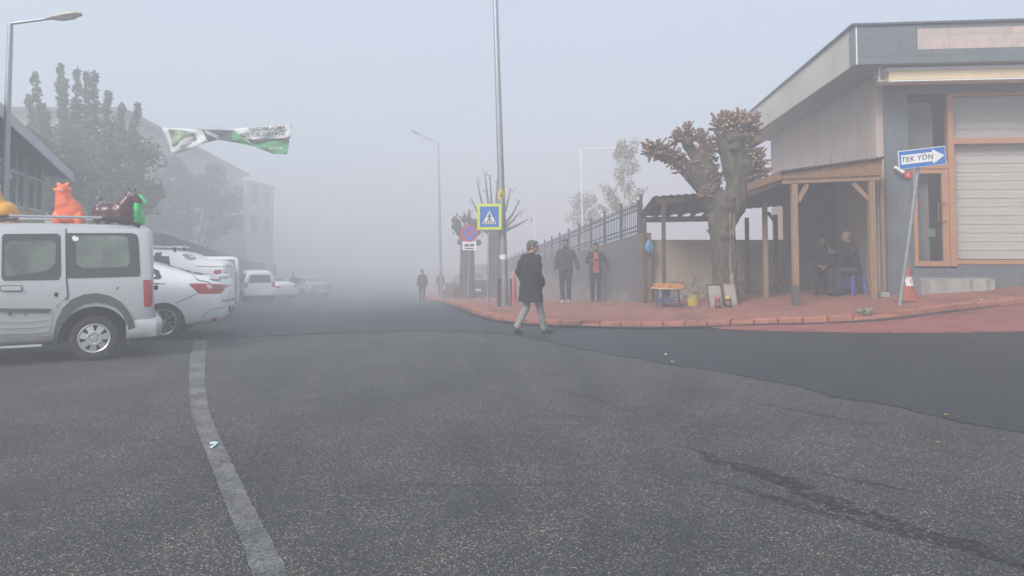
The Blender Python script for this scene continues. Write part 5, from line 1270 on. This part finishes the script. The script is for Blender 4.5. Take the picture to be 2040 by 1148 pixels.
# ---- white pickup with hard top
a = R(12); po = Vector((-8.35, 19.2, 0)); po.z = g(*po.xy)
pk = thing('pickup_truck', 'white pickup with hard top and roof rack parked beyond the white sedan', 'pickup', po, math.pi+a)
pst = [(-1.12, .50, 1.12, 1.36, .78, .82, .70), (-1.10, .46, 1.16, 1.42, .84, .88, .76), (-1.0, .44, 1.17, 1.455, .86, .90, .78), (-.62, .42, 1.17, 1.47, .87, .905, .78), (-.45, .42, 1.17, 1.56, .87, .91, .72), (-.2, .42, 1.17, 1.68, .87, .91, .68), (.3, .42, 1.17, 1.74, .87, .91, .66), (1.2, .42, 1.17, 1.77, .87, .91, .66), (1.75, .42, 1.17, 1.70, .87, .91, .66), (2.3, .42, 1.12, 1.32, .87, .91, .72), (2.9, .44, 1.02, 1.16, .86, .90, .76), (3.6, .48, .92, 1.05, .82, .85, .70), (3.75, .56, .8, .9, .7, .72, .55)]
me = body_mesh(pst, [(0, .80), (3.0, .80)], .42); bv = bvh_of(me); car_body(me, WHITEC, pk); PC = pxcast(pk)
Q = lambda poly, off, name, m_, par=pk, step=4, depth=.012: patch(bv, poly, PC, off, name, m_, par, step, depth)
Q([(362, 507), (382, 505), (392, 517), (378, 519), (370, 515)], .005, 'quarter_window', M('hazy glass', (.25, .25, .25), .1))
Q([(309, 504), (323, 503), (320, 514), (309, 515)], .005, 'side_window', CARGLASS)
Q([(427, 538.5), (441, 538.5), (441, 548), (426, 547)], .012, 'tail_light', REDL)
Q(band([(390, 531), (432, 531.5), (462, 531)], 1.1), .004, 'tonneau_gap', GREYP)
for s in (1, -1):
    patch(bv, [(.1, 1.24), (1.0, 1.24), (1.0, 1.62), (.2, 1.58)], SIDE(s), .005, 'side_window', CARGLASS, pk, .15); patch(bv, [(1.06, 1.24), (2.0, 1.24), (1.6, 1.60), (1.06, 1.62)], SIDE(s), .005, 'side_window', CARGLASS, pk, .15)
    for x in (0, 3.0): wheel(pk, x, s*.89, .37, .23, 'alloy', s, .24)
m_ = MB()
for s in (1, -1):
    m_.bar((-.0, s*.55, 1.80), (1.5, s*.55, 1.83), .04, .03)
for x in (.1, .7, 1.3): m_.bar((x, -.58, 1.83), (x, .58, 1.83), .06, .025)
m_.build('roof_rack', WHITEP, pk)
m_ = MB()
for s in (1, -1):
    for x in (.1, 1.3): m_.bar((x, s*.55, 1.69), (x, s*.55, 1.80), .05, .05)
m_.build('rack_foot', BLACKP, pk)
m_ = MB(); A_ = lambda px, py: (PC(px, py))
iw = (Matrix.Translation(pk.location) @ pk.rotation_euler.to_matrix().to_4x4()).inverted()
fp = [iw @ Vector(W(px, py, 19.6)) for px, py in ((396, 518), (402, 515.5), (462, 515.5), (471, 517), (473, 530), (474, 572), (472, 600))]
m_.tube(fp, .055, 8); m_.build('tube_frame', WHITEP, pk, 50)
# ---- vehicles further down in the fog
fst = [(-.70, .42, 1.0, 1.50, .70, .74, .56, .06), (-.68, .36, 1.0, 1.62, .80, .83, .62, .06), (-.5, .30, 1.0, 1.72, .85, .87, .66), (.6, .26, 1.0, 1.76, .86, .88, .66), (1.5, .26, 1.0, 1.72, .86, .88, .65), (2.2, .26, .98, 1.18, .86, .88, .70), (2.9, .28, .88, 1.02, .82, .85, .68), (3.3, .34, .72, .82, .7, .72, .5)]
def suv(label, loc, rz, mat):
    t = thing('parked_car', label, 'car', loc, rz); me = body_mesh(fst, [(0, .76), (2.5, .76)], .37); bv = bvh_of(me); car_body(me, mat, t)
    for s in (1, -1):
        for a0, a1, top in ((-.45, .35, 1.55), (.42, 1.15, 1.58), (1.2, 1.85, 1.42)): patch(bv, [(a0, 1.06), (a1, 1.06), (a1-.1, top), (a0+.05, top)], SIDE(s), .005, 'side_window', CARGLASS, t, .15)
        for x in (0, 2.5): wheel(t, x, s*.85, .33, .22, 'alloy', s)
        patch(bv, [(s*.62, .85), (s*.80, .85), (s*.78, 1.15), (s*.64, 1.15)], BACK, .008, 'tail_light', REDL, t, .08)
    patch(bv, [(-.6, 1.08), (.6, 1.08), (.5, 1.5), (-.5, 1.5)], BACK, .006, 'rear_window', CARGLASS, t, .12)
    return t
def spot(px, Y): p = onto(px, Y); return p
suv('white estate car with dark windows parked in the fog beyond the white pickup', spot(515, 41.5), R(180-62), WHITEC)
sedan('pale white car parked in thick fog just left of the foggy standing figure', spot(556, 47), R(180-40), WHITEC, False)
sedan('faint bluish car parked in thick fog, farthest of the row on the left', spot(628, 53), R(180-50), BLUEC, False)
sedan('dark car with a red tail light behind the no stopping sign in the fog', spot(944, 40), R(100), DARKC, False)

# ------------------------------------------------------------------ inflatable bouncing animals on the van roof
ty = 11.72; k_ = ty/FPX/2.87
def toy_frame(px, name, label, rz=0.0):
    p = W(px, 442.5, ty); t = thing(name, label, 'toy', p); return t
def tc(cx, y0=444.0):
    """zoomed photo coordinates -> metres in the toy's own upright plane"""
    return lambda zx, zy, d=0.0: Vector(((zx-cx)*k_, d, (298-zy)*k_))
ORT = M('orange vinyl', (.80, .155, .055), .38, 0, .04, 3); MRT = M('maroon vinyl', (.085, .022, .03), .3, 0, .08, 3); GRT = M('green vinyl', (.05, .72, .19), .38, 0, .04, 3); YLT = M('yellow vinyl', (.78, .36, .01), .38, 0, .04, 3)
EYEW = M('toy eye white', (.75, .72, .7), .4)
def toy(px, zx, name, label, mat, build):
    t = toy_frame(px, name, label); m = MB(); c = tc(zx); build(m, c); blob(m, 'body', mat, t, .011, 5); return t, c
def orange(m, c_):
    c = lambda x, y, d=0.0: c_(x, y, d*.4)
    m.ell(c(392, 236, .02), (.212, .15, .18)); m.ell(c(384, 212, -.04), (.182, .13, .155)); m.capsule([c(376, 195, -.08), c(367, 135, -.12)], [.145, .112]); m.ell(c(366, 122, -.15), (.108, .115, .105)); m.capsule([c(364, 138, -.22), c(362, 145, -.28)], [.068, .055])
    for x, d in ((338, -.12), (455, -.02), (420, .2), (350, .2)): m.capsule([c(x, 262, d), c(x, 290, d)], [.085, .08])
    m.capsule([c(335, 116, -.14), c(312, 108, -.14)], [.03, .018]); m.capsule([c(398, 116, -.14), c(416, 110, -.14)], [.03, .018])
    for s, x in ((-1, 346), (1, 386)):
        m.capsule([c(x, 104, -.14), c(x+s*3, 84, -.14), c(x+s*8, 74, -.14)], [.025, .022, .014]); m.capsule([c(x+s*2, 90, -.14), c(x+s*18, 80, -.14)], [.018, .012]); m.capsule([c(x+s*2, 88, -.14), c(x-s*8, 74, -.14)], [.018, .011])
t, c = toy(136, 390, 'inflatable_toy', 'orange inflatable deer toy with antlers standing on the van roof', ORT, orange)
for x in (349, 379): m_ = MB(); m_.ell(c(x, 120, -.158), (.016, .014, .019)); e = m_.build('eye', EYEW, t, 60); m_ = MB(); m_.ell(c(x, 120, -.170), (.008, .006, .010)); m_.build('pupil', BLACKP, e, 60)
def maroon(m, c):
    m.ell(c(628, 242, 0), (.265, .185, .155)); m.ell(c(585, 240), (.15, .17, .14)); m.ell(c(700, 236, -.0), (.165, .17, .16)); m.capsule([c(706, 215), c(738, 160)], [.14, .088]); m.capsule([c(738, 148), c(765, 156), c(795, 178)], [.082, .074, .048])
    for x, d in ((575, -.1), (595, .12), (700, -.1), (722, .1)): m.capsule([c(x, 265, d), c(x-2, 288, d)], [.07, .062])
    m.capsule([c(738, 132, -.03), c(738, 100, -.04)], [.026, .010]); m.capsule([c(756, 134, .03), c(764, 102, .04)], [.026, .010])
    m.capsule([c(582, 195), c(573, 178), c(570, 160)], [.035, .022, .026])
t, c = toy(228, 654, 'inflatable_toy', 'dark maroon inflatable donkey toy with white flower prints lying along the van roof', MRT, maroon)
ob = [o for o in t.children if o.name.startswith('body')][0]; bv = bvh_of(ob.data)
def prints(name, spots):
    vs = MB()
    for x, y, r_ in spots:
        o_ = c(x, y, -1); h = bv.ray_cast(o_, Vector((0, 1, 0)))
        if h[0]: vs.lathe([(r_, -.004), (r_, .0025), (.001, .0025)], h[0], h[1], 10)
    vs.build(name, M('pale print', (.50, .46, .46), .5), t)
for fx, fy in ((690, 217), (575, 197)): prints('flower_print', [(fx+12*math.cos(k*1.257+.3), fy+12*math.sin(k*1.257+.3), .013) for k in range(5)])
prints('bridle_print', [(764+9*math.cos(k*.9), 138+9*math.sin(k*.9), .007) for k in range(7)]+[(757-k*4, 133-k, .006) for k in range(5)])
def green(m, c):
    m.ell(c(762, 250, .42), (.10, .2, .13)); m.capsule([c(780, 232, .36), c(795, 168, .34)], [.085, .058]); m.capsule([c(797, 152, .34), c(816, 164, .33), c(834, 180, .33)], [.06, .052, .034]); m.capsule([c(776, 150, .35), c(768, 118, .36)], [.024, .009]); m.capsule([c(786, 148, .32), c(784, 120, .31)], [.022, .009])
    m.capsule([c(815, 178, .33), c(828, 184, .33)], [.03, .02])
    for x, d in ((778, .30), (750, .32), (778, .55), (750, .55)): m.capsule([c(x, 258, d), c(x, 292, d)], [.055, .05])
toy(247, 775, 'inflatable_toy', 'bright green inflatable animal toy peeking out behind the maroon one', GRT, green)
def yellow(m, c):
    m.ell(c(28, 240, 0), (.17, .2, .165)); m.capsule([c(8, 215, -.05), c(-5, 150, -.08)], [.10, .075]); m.ell(c(-6, 135, -.1), (.075, .09, .075)); m.capsule([c(0, 115, -.1), c(3, 88, -.1)], [.025, .01]); m.capsule([c(-18, 115, -.1), c(-24, 88, -.1)], [.025, .01])
    for x, d in ((5, -.08), (70, -.06), (10, .15), (65, .15)): m.capsule([c(x, 262, d), c(x, 290, d)], [.06, .055])
    m.capsule([c(-12, 140, -.16), c(-20, 150, -.22)], [.05, .04])
toy(9.8, 28, 'inflatable_toy', 'yellow inflatable animal toy cut off by the left edge of the picture', YLT, yellow)
# ------------------------------------------------------------------ people
SKIN = M('skin', (.36, .185, .12), .55, 0, .08, 20)
def lerp3(a, b, t): return Vector(a).lerp(Vector(b), t)
def ellrings(m, secs):
    """stack of horizontal-ish ellipses: (centre, rx, ry)"""
    n = 20; rings = []
    c0, rx, ry = secs[0]; c1 = secs[-1][0]
    for k, (c, rx, ry) in enumerate(secs):
        d = (Vector(secs[min(k+1, len(secs)-1)][0])-Vector(secs[max(k-1, 0)][0])).normalized()
        X = Vector((1, 0, 0)); X = (X-d*X.dot(d)).normalized(); Y = d.cross(X)
        rings.append([Vector(c)+X*(rx*math.cos(2*math.pi*i/n))+Y*(ry*math.sin(2*math.pi*i/n)) for i in range(n)])
    m.loft(rings)
def hand(m, wrist, elbow, curl, side, spread=0.0, palm_up=None):
    """palm, four bent fingers of different lengths and a thumb from the palm's side"""
    w_ = Vector(wrist); d = (w_-Vector(elbow)).normalized()
    ref = Vector(palm_up or (-side, 0, 0)); nrm = (ref-d*ref.dot(d)).normalized(); across = d.cross(nrm)*side
    m.ell(w_+d*.05, (.042, .018, .055), Matrix((across, nrm, d)).transposed(), 12, 8)
    m.capsule([w_-d*.02, w_+d*.03], [.026, .028], 8)
    for k, ln in enumerate((.078, .088, .082, .064)):
        b = w_+d*.085+across*((1.5-k)*.021); p = b; dirn = d.copy(); pts = [b-d*.02, b]
        for j in range(3):
            dirn = (Matrix.Rotation(curl*(.5+.5*j), 3, across*1.0) @ dirn).normalized(); dirn = dirn if True else d
            p = p+dirn*ln*(.42, .32, .26)[j]; pts.append(p)
        m.capsule(pts, [.0095, .0095, .009, .0082, .0075], 7)
    b = w_+d*.03+across*.036; t1 = b+(d*.5+across*.75+nrm*.35).normalized()*.042; t2 = t1+(d*.85+across*.25+nrm*.3).normalized()*.034
    m.capsule([w_+d*.02+across*.018, b, t1, t2], [.014, .0125, .0115, .009], 7)
def person(label, loc, heading, H=1.74, pose=None, look=(0, 0), top=None, trousers=None, shoes=None, hairc=None, coat_len=.74, jacket='jacket', shirt=None, bald=False, beard=None, hair_long=0, open_front=False, shoe_z=None, bulk=1.0, voxel=.009, curls=(.5, .5), palms=(None, None), cap=False, hidden_hands=()):
    """pose: joint positions in metres for a 1.74 m figure looking along +y with x to its own right"""
    k = H/1.74
    J = dict(pelvis=(0, 0, .93), waist=(0, .005, 1.07), chest=(0, .015, 1.28), neck=(0, 0, 1.455), head=(0, .025, 1.62), rs=(.165, -.005, 1.385), ls=(-.165, -.005, 1.385), re=(.235, -.03, 1.13), le=(-.235, -.03, 1.13), rw=(.25, .06, .885), lw=(-.25, .06, .885), rh=(.095, 0, .90), lh=(-.095, 0, .90), rk=(.105, .02, .49), lk=(-.105, .02, .49), ra=(.11, -.02, .085), la=(-.11, -.02, .085), rt=(.125, .13, .03), lt=(-.125, .13, .03))
    J.update(pose or {}); J = {a: Vector(b)*k for a, b in J.items()}
    t = thing('person', label, 'person', loc, heading)
    hd = J['head']; hm = Euler((R(look[1]), 0, R(look[0]))).to_matrix(); HP = lambda x, y, z: hd+hm @ (Vector((x, y, z))*k)
    # --- the body: one continuous surface, slimmer than the clothes over it
    m = MB()
    m.ell(HP(0, -.012, .022), (.074*k, .095*k, .092*k), hm); m.ell(HP(0, .022, -.035), (.060*k, .070*k, .075*k), hm); m.ell(HP(0, .045, -.082), (.036*k, .034*k, .03*k), hm)
    m.capsule([HP(0, .082, .015), HP(0, .103, -.022)], [.011*k, .015*k], 8); m.capsule([HP(-.035, .076, .028), HP(.035, .076, .028)], [.014*k, .014*k], 8)
    m.capsule([HP(-.018, .083, -.056), HP(.018, .083, -.056)], [.010*k, .010*k], 8)
    for s in (-1, 1): m.ell(HP(s*.076, -.012, -.008), (.013*k, .024*k, .034*k), hm, 10, 8); m.ell(HP(s*.036, .062, -.03), (.026*k, .024*k, .024*k), hm, 10, 8)
    m.capsule([J['neck']-Vector((0, 0, .08*k)), J['neck'], HP(0, -.015, -.06)], [.075*k, .058*k, .055*k], 12)
    ellrings(m, [(J['pelvis']-Vector((0, 0, .09*k)), .10*k, .08*k), (J['pelvis'], .135*k, .09*k), (J['waist'], .125*k, .085*k), (J['chest'], .14*k, .095*k), (lerp3(J['chest'], J['neck'], .7), .13*k, .075*k), (J['neck'], .06*k, .055*k)])
    for a in 'rl':
        m.capsule([J[a+'s']*.9+J['chest']*.1, J[a+'s'], lerp3(J[a+'s'], J[a+'e'], .5), J[a+'e'], lerp3(J[a+'e'], J[a+'w'], .35), J[a+'w']], [x*k for x in (.05, .05, .044, .036, .037, .026)], 10)
        m.capsule([J[a+'h'], lerp3(J[a+'h'], J[a+'k'], .4), J[a+'k'], lerp3(J[a+'k'], J[a+'a'], .35), J[a+'a']], [x*k for x in (.072, .064, .046, .045, .033)], 10)
        m.capsule([J[a+'a'], J[a+'t']+Vector((0, 0, .02*k))], [.034*k, .025*k], 8)
        if a not in hidden_hands: hand(m, J[a+'w'], J[a+'e'], curls[0 if a == 'r' else 1], 1 if a == 'r' else -1, palm_up=palms[0 if a == 'r' else 1])
    body = blob(m, 'body', SKIN, t, voxel, 2)
    for s in (-1, 1): m = MB(); m.ell(HP(s*.031, .082, .006), (.011*k, .007*k, .007*k), hm, 8, 6); m.build('eye', M('eye', (.04, .03, .025), .2), t, 60)
    # --- hair
    m = MB()
    if bald:
        m.ell(HP(0, -.045, .0), (.079*k, .075*k, .06*k), hm); m.ell(HP(0, -.02, .03), (.077*k, .07*k, .05*k), hm)
    else:
        m.ell(HP(0, -.028, .045), (.081*k, .094*k, .083*k), hm); m.ell(HP(0, -.06, -.005), (.074*k, .06*k, .075*k), hm); m.ell(HP(0, .035, .088), (.062*k, .048*k, .032*k), hm)
        for s in (-1, 1): m.ell(HP(s*.07, -.0, .035), (.015*k, .05*k, .045*k), hm)
    if cap: m.ell(HP(0, .0, .085), (.088*k, .115*k, .04*k), hm); m.capsule([HP(-.04, .11, .07), HP(.04, .11, .07)], .016*k)
    blob(m, 'hair', hairc, t, .011, 2)
    if beard:
        m = MB(); m.ell(HP(0, .040, -.085), (.052*k, .05*k, .032*k), hm); m.capsule([HP(-.058, .015, -.045), HP(-.045, .045, -.085), HP(0, .07, -.098), HP(.045, .045, -.085), HP(.058, .015, -.045)], .017*k); m.capsule([HP(-.025, .088, -.044), HP(.025, .088, -.044)], .009*k); blob(m, 'beard', beard, t, .009, 2)
    # --- trousers and shoes
    m = MB(); hipc = (J['rh']+J['lh'])/2
    m.ell(hipc+Vector((0, 0, .03*k)), (.165*k, .125*k, .12*k))
    for a in 'rl':
        kn, an = J[a+'k'], J[a+'a']; m.capsule([J[a+'h'], lerp3(J[a+'h'], kn, .45), kn, lerp3(kn, an, .4), lerp3(kn, an, .93)], [x*k for x in (.098, .088, .070, .066, .058)], 14)
    m.capsule([J['pelvis'], J['waist']], [.13*k, .12*k])
    me = baked(m, ('REMESH', dict(mode='VOXEL', voxel_size=.012)), ('SMOOTH', dict(factor=.5, iterations=3)))
    co = []
    for v in me.vertices: co += list(v.co+v.normal*(.006*math.sin(v.co.z*38+v.co.x*17+v.co.y*11)*max(0, min(1, (.75-v.co.z)*2)) ))
    me.vertices.foreach_set('co', co); finish(me, 'trousers', trousers, t, 180)
    for a in 'rl':
        m = MB(); d = (J[a+'t']-J[a+'a']); an = J[a+'a']; toe = J[a+'t']; heel = an-Vector((d.x, d.y, 0)).normalized()*.035*k-Vector((0, 0, .045*k))
        m.capsule([heel, lerp3(heel, toe, .55)+Vector((0, 0, .012*k)), toe+Vector((0, 0, .012*k))], [x*k for x in (.042, .050, .040)], 12); m.capsule([an+Vector((0, 0, .02*k)), lerp3(an, toe, .3)-Vector((0, 0, .01))], [.048*k, .046*k], 12)
        blob(m, 'shoe', shoes, t, .011, 3)
    # --- upper clothing
    C, Nk = J['chest'], J['neck']; hem = J['pelvis']+(J['pelvis']-J['waist']).normalized()*(J['pelvis'].z/k-coat_len)*k if coat_len < J['pelvis'].z/k else lerp3(J['pelvis'], J['waist'], .3)
    m = MB(); fl = .205 if coat_len < .85 else .185
    ellrings(m, [(hem, fl*k*bulk, .150*k*bulk), (lerp3(hem, J['waist'], .5), .190*k*bulk, .142*k*bulk), (J['waist'], .180*k*bulk, .135*k*bulk), (C, .190*k, .138*k), (lerp3(C, Nk, .45), .175*k, .118*k), (lerp3(C, Nk, .72), .135*k, .098*k), (lerp3(C, Nk, .92), .092*k, .08*k), (Nk+(Nk-C).normalized()*.03*k, .074*k, .07*k)])
    for a in 'rl':
        S, E, Wr = J[a+'s'], J[a+'e'], J[a+'w']; m.capsule([lerp3(S, C, .45), S+Vector((0, 0, -.004))], [.068*k*bulk]*2, 14); m.capsule([S, lerp3(S, E, .5), E, lerp3(E, Wr, .5), lerp3(E, Wr, .94)], [x*k*bulk for x in (.072, .070, .062, .056, .050)], 14)
    m.lathe([(.080*k, -.01), (.088*k, .03*k), (.076*k, .045*k), (.07*k, .0)], Nk, (0, -.1, 1), 18)
    me = baked(m, ('REMESH', dict(mode='VOXEL', voxel_size=.012)), ('SMOOTH', dict(factor=.5, iterations=3))); co = []
    for v in me.vertices: co += list(v.co+v.normal*(.007*math.sin(v.co.z*31+v.co.x*23+math.sin(v.co.y*19)*2)))
    me.vertices.foreach_set('co', co); jk = finish(me, jacket, top, t, 180)
    if shirt:            # shirt front showing between the open jacket edges
        bv = bvh_of(jk.data); zt_, zb_ = Nk.z+.02*k, hem.z+.06*k
        w0, w1 = (.045, .085) if open_front else (.05, .02)
        patch(bv, [(-w1*k, zb_), (w1*k, zb_), (.085*k if open_front else .05*k, (zt_+zb_)/2), (w0*k, zt_-.04*k), (0, zt_-.06*k), (-w0*k, zt_-.04*k), (-.085*k if open_front else -.05*k, (zt_+zb_)/2)], lambda u, v: (Vector((u, 2, v)), Vector((0, -1, 0))), .006, 'shirt', shirt, t, .035, .02)
        for s in (-1, 1): patch(bv, [(s*(w1+.004)*k, zb_-.04*k), (s*(w1+.03)*k, zb_-.04*k), (s*(.125 if open_front else .075)*k, (zt_+zb_)/2), (s*(w0+.045)*k, zt_-.02*k), (s*(w0+.002)*k, zt_-.035*k), (s*(.088 if open_front else .052)*k, (zt_+zb_)/2)], lambda u, v: (Vector((u, 2, v)), Vector((0, -1, 0))), .016, 'lapel', top, jk, .035, .02)
    return t
cl_ = lambda n, c, v=.12: M(n, c, .9, 0, v, 14, .25, 90)
BLACKW = cl_('black wool', (.014, .014, .018)); GREYT = cl_('grey trousers cloth', (.25, .245, .235)); DENIM = cl_('dark denim', (.03, .034, .045)); OLIVE = cl_('dark olive jacket cloth', (.058, .050, .042)); RUST = cl_('orange red knit', (.46, .085, .045)); DKSH = cl_('charcoal jersey', (.038, .037, .042)); BLKT = cl_('black trousers cloth', (.02, .02, .024)); NAVY = cl_('dark navy cloth', (.028, .031, .042))
HGREY = M('grey hair', (.10, .098, .095), .8, 0, .3, 40, .4, 120); HDARK = M('dark hair', (.022, .016, .013), .7, 0, .3, 40, .4, 120); BEIGES = M('beige shoe leather', (.50, .40, .31), .7); BLACKS = M('black shoe leather', (.022, .022, .024), .45); HBROWN = M('grizzled hair', (.09, .075, .065), .8, 0, .3, 40)
def at(px, py, off=0.0):
    p = G(px, py, off); return Vector((p.x, p.y, g(p.x, p.y)+off))
# the man crossing the road
p = at(1058, 667); 
person('man with grey hair in black coat and grey trousers walking across the road', p, R(-50), 1.74,
       dict(rk=(.10, .13, .50), ra=(.10, .235, .085), rt=(.115, .385, .035), lk=(-.10, -.03, .49), la=(-.10, -.275, .115), lt=(-.105, -.15, .035), re=(.25, -.06, 1.14), rw=(.215, .09, .92), le=(-.245, -.08, 1.14), lw=(-.23, .05, .91), head=(.0, .045, 1.60), chest=(0, .01, 1.28)),
       (-40, -4), BLACKW, GREYT, BLACKS, HGREY, .60, 'coat', None, bulk=1.27, hidden_hands=('r', 'l'))
# the two men on the pavement
p = at(1127, 605, .12)
person('man in an open olive jacket, dark jeans and beige shoes walking on the red pavement', p, R(172), 1.86,
       dict(re=(.25, -.06, 1.15), rw=(.265, .05, .91), le=(-.27, -.05, 1.16), lw=(-.355, .05, .94), rk=(.09, .06, .5), ra=(.07, .05, .085), rt=(.08, .2, .03), lk=(-.085, .03, .49), la=(-.075, -.12, .10), lt=(-.085, .02, .03), head=(0, .05, 1.615)),
       (0, -16), OLIVE, DENIM, BEIGES, HDARK, .90, 'jacket', DKSH, beard=HBROWN, open_front=True)
p = at(1187, 601, .12)
p2 = person('man in black coat and orange red sweater looking at a phone in his hand', p, R(176), 1.80,
       dict(re=(.25, .0, 1.15), rw=(.125, .235, 1.17), le=(-.29, -.05, 1.17), lw=(-.385, .02, .95), rk=(.10, .03, .49), ra=(.085, -.03, .085), rt=(.10, .12, .03), lk=(-.09, .05, .49), la=(-.075, .07, .085), lt=(-.095, .21, .03), head=(0, .055, 1.60)),
       (8, -18), BLACKW, BLKT, BLACKS, HDARK, .78, 'coat', RUST, beard=HDARK, open_front=True, curls=(1.0, .5), palms=((-.3, .2, 1), None))
ph = thing('phone', 'small dark phone held up by the man in the orange red sweater', 'phone', p, R(176))
m_ = MB(); m_.box((.02, .285, 1.256), (.14, .014, .072), Euler((R(-35), 0, R(8)))); m_.build('phone_case', BLACKP, ph, None, .006); m_ = MB(); m_.box((.02, .281, 1.262), (.125, .004, .062), Euler((R(-35), 0, R(8)))); m_.build('screen', M('phone screen', (.05, .06, .07), .1), ph)
# figures in the fog
p = at(841, 602); person('faint dark figure walking down the middle of the foggy road', p, R(15), 1.70, dict(rk=(.1, .06, .49), ra=(.1, .08, .085), rt=(.11, .22, .03), la=(-.1, -.1, .1), lt=(-.11, .03, .03)), (0, -6), cl_('dark brown jacket cloth', (.04, .032, .03)), BLKT, BLACKS, HDARK, .86, voxel=.012)
p = onto(878, 52, .12); person('dim figure standing beside the faint far street lamp in the fog', p, R(190), 1.72, None, (10, 0), DKSH, BLKT, BLACKS, HDARK, .84, voxel=.012)
p = onto(586, 50.0); person('dim figure standing between parked cars far down the left side', p, R(170), 1.72, None, (0, 0), NAVY, BLKT, BLACKS, HDARK, .84, voxel=.012)
# the two seated men under the shelter
def stool(px, Y, label, mat, h=.44):
    p = onto(px, Y, .12); t = thing('stool', label, 'stool', p, .25)
    m = MB(); m.box((0, 0, h-.015), (.33, .33, .03)); m.build('seat', mat, t, None, .012)
    for sx in (-1, 1):
        for sy in (-1, 1): m = MB(); m.bar((sx*.135, sy*.135, h-.028), (sx*.165, sy*.165, 0), .05, .05); m.build('leg', mat, t, None, .008)
    for sx in (-1, 1): m = MB(); m.bar((sx*.15, -.15, h*.5), (sx*.15, .15, h*.5), .02, .03); m.build('stretcher', mat, t)
    return p
PUR = M('violet blue plastic', (.10, .10, .42), .5, 0, .1); 
sA = stool(1637, 17.3, 'dark low stool under the seated man nearer the left shelter post', M('dark stool', (.05, .045, .05), .6))
sB = stool(1699, 16.6, 'violet blue plastic stool under the seated man facing left', PUR)
SIT = dict(pelvis=(0, 0, .53), waist=(0, .02, .68), chest=(0, .07, .90), neck=(0, .10, 1.07), head=(0, .15, 1.225), rs=(.165, .09, 1.0), ls=(-.165, .09, 1.0), re=(.25, .10, .77), le=(-.25, .10, .77), rw=(.07, .30, .66), lw=(-.07, .31, .65), rh=(.10, .03, .50), lh=(-.10, .03, .50), rk=(.16, .45, .49), lk=(-.16, .44, .49), ra=(.15, .42, .085), la=(-.15, .36, .085), rt=(.17, .56, .03), lt=(-.18, .50, .03))
person('seated man in a dark jacket with hands in his lap under the shelter', sA-Vector((0, .0, 0)), R(158), 1.74, SIT, (20, -12), NAVY, BLKT, BLACKS, HDARK, .42, beard=HBROWN, curls=(.9, .9), palms=((-.4, .6, .6), (.4, .6, .6)))
sit2 = dict(SIT); sit2.update(re=(.25, .22, .80), rw=(.10, .44, .90), le=(-.25, .22, .80), lw=(-.06, .45, .88), head=(0, .16, 1.23), rk=(.14, .46, .49), lk=(-.15, .45, .50), ra=(.13, .40, .085), la=(-.14, .44, .085))
person('seated man in a black jacket leaning forward and gesturing with both hands', sB, R(98), 1.80, sit2, (-12, -6), BLACKW, DENIM, BLACKS, HBROWN, .40, bald=True, curls=(.35, .35), palms=((-.6, 0, .7), (.6, 0, .7)))

# ------------------------------------------------------------------ small things lying about
PAP = M('white paper scrap', (.62, .63, .64), .8)
def scrap(x, y, s, label, mat, group=None, nm='paper_scrap'):
    m = MB(); n = 5; pts = []
    for i in range(n): a = i/n*6.283+rnd.uniform(-.3, .3); pts.append(Vector((s*math.cos(a)*rnd.uniform(.6, 1.3), s*.6*math.sin(a), rnd.uniform(0, s*.5))))
    m.prism(pts, (0, 0, .003)); o = m.build(nm, mat); o.location = (x, y, g(x, y)+.02); o.rotation_euler = (0, 0, rnd.uniform(0, 6)); tag(o, label, 'litter', group)
for px, py in ((1093, 642), (1110, 647), (1118, 646), (1146, 647), (1163, 648), (1177, 648), (1218, 648), (1232, 646), (1278, 652), (1325, 657), (1105, 652), (1326, 710), (1340, 725), (905, 664), (962, 681)):
    q = G(px, py); scrap(q.x, q.y, rnd.uniform(.02, .036), 'tiny white scrap of paper lying on the dark road near the red kerb', PAP, 'white scraps on the road')
for px, py in ((1610, 618), (1575, 612), (1822, 625), (1955, 598)):
    q = G(px, py, .14); scrap(q.x, q.y, .04, 'tiny white scrap lying on the red pavement in front of the shelter', PAP, 'white scraps on the pavement')
    bpy.context.scene.collection.objects[-1].location.z += .12
for px, py in ((1886, 833), (1908, 838), (1870, 888)):
    q = G(px, py); scrap(q.x, q.y, rnd.uniform(.022, .036), 'dry yellow leaf lying by the edge of the new asphalt', M('dry leaf', (.28, .20, .07), .8), 'dry leaves on the road', 'fallen_leaf')
q = G(422, 892); m_ = MB(); m_.prism([Vector(v) for v in ((-.03, .05, .0), (-.05, .075, .01), (-.005, .085, .012), (.03, .05, .015), (.038, -.01, .012), (.025, -.06, .0), (.004, -.055, .0), (.01, .0, .008), (.0, .045, .01))], (0, 0, .003)); o = m_.build('paper_scrap', M('pale blue paper', (.50, .62, .66), .7)); o.location = (q.x, q.y, g(q.x, q.y)+.01); tag(o, 'curled pale blue scrap lying on the white road line', 'litter')
# ------------------------------------------------------------------ the fog itself
hz = bpy.data.materials.new('fog'); hz.use_nodes = True; hn, hl = hz.node_tree.nodes, hz.node_tree.links
hn.clear(); pv_ = hn.new('ShaderNodeVolumePrincipled'); ho = hn.new('ShaderNodeOutputMaterial'); hl.new(pv_.outputs[0], ho.inputs['Volume'])
pv_.inputs['Color'].default_value = (.905, .92, .95, 1); pv_.inputs['Density'].default_value = HAZE_DENSITY; pv_.inputs['Anisotropy'].default_value = .2
m_ = MB(); m_.bb((-152, -42, -9), (152, 232, 11.5)); o = m_.build('haze', hz); o['kind'] = 'stuff'
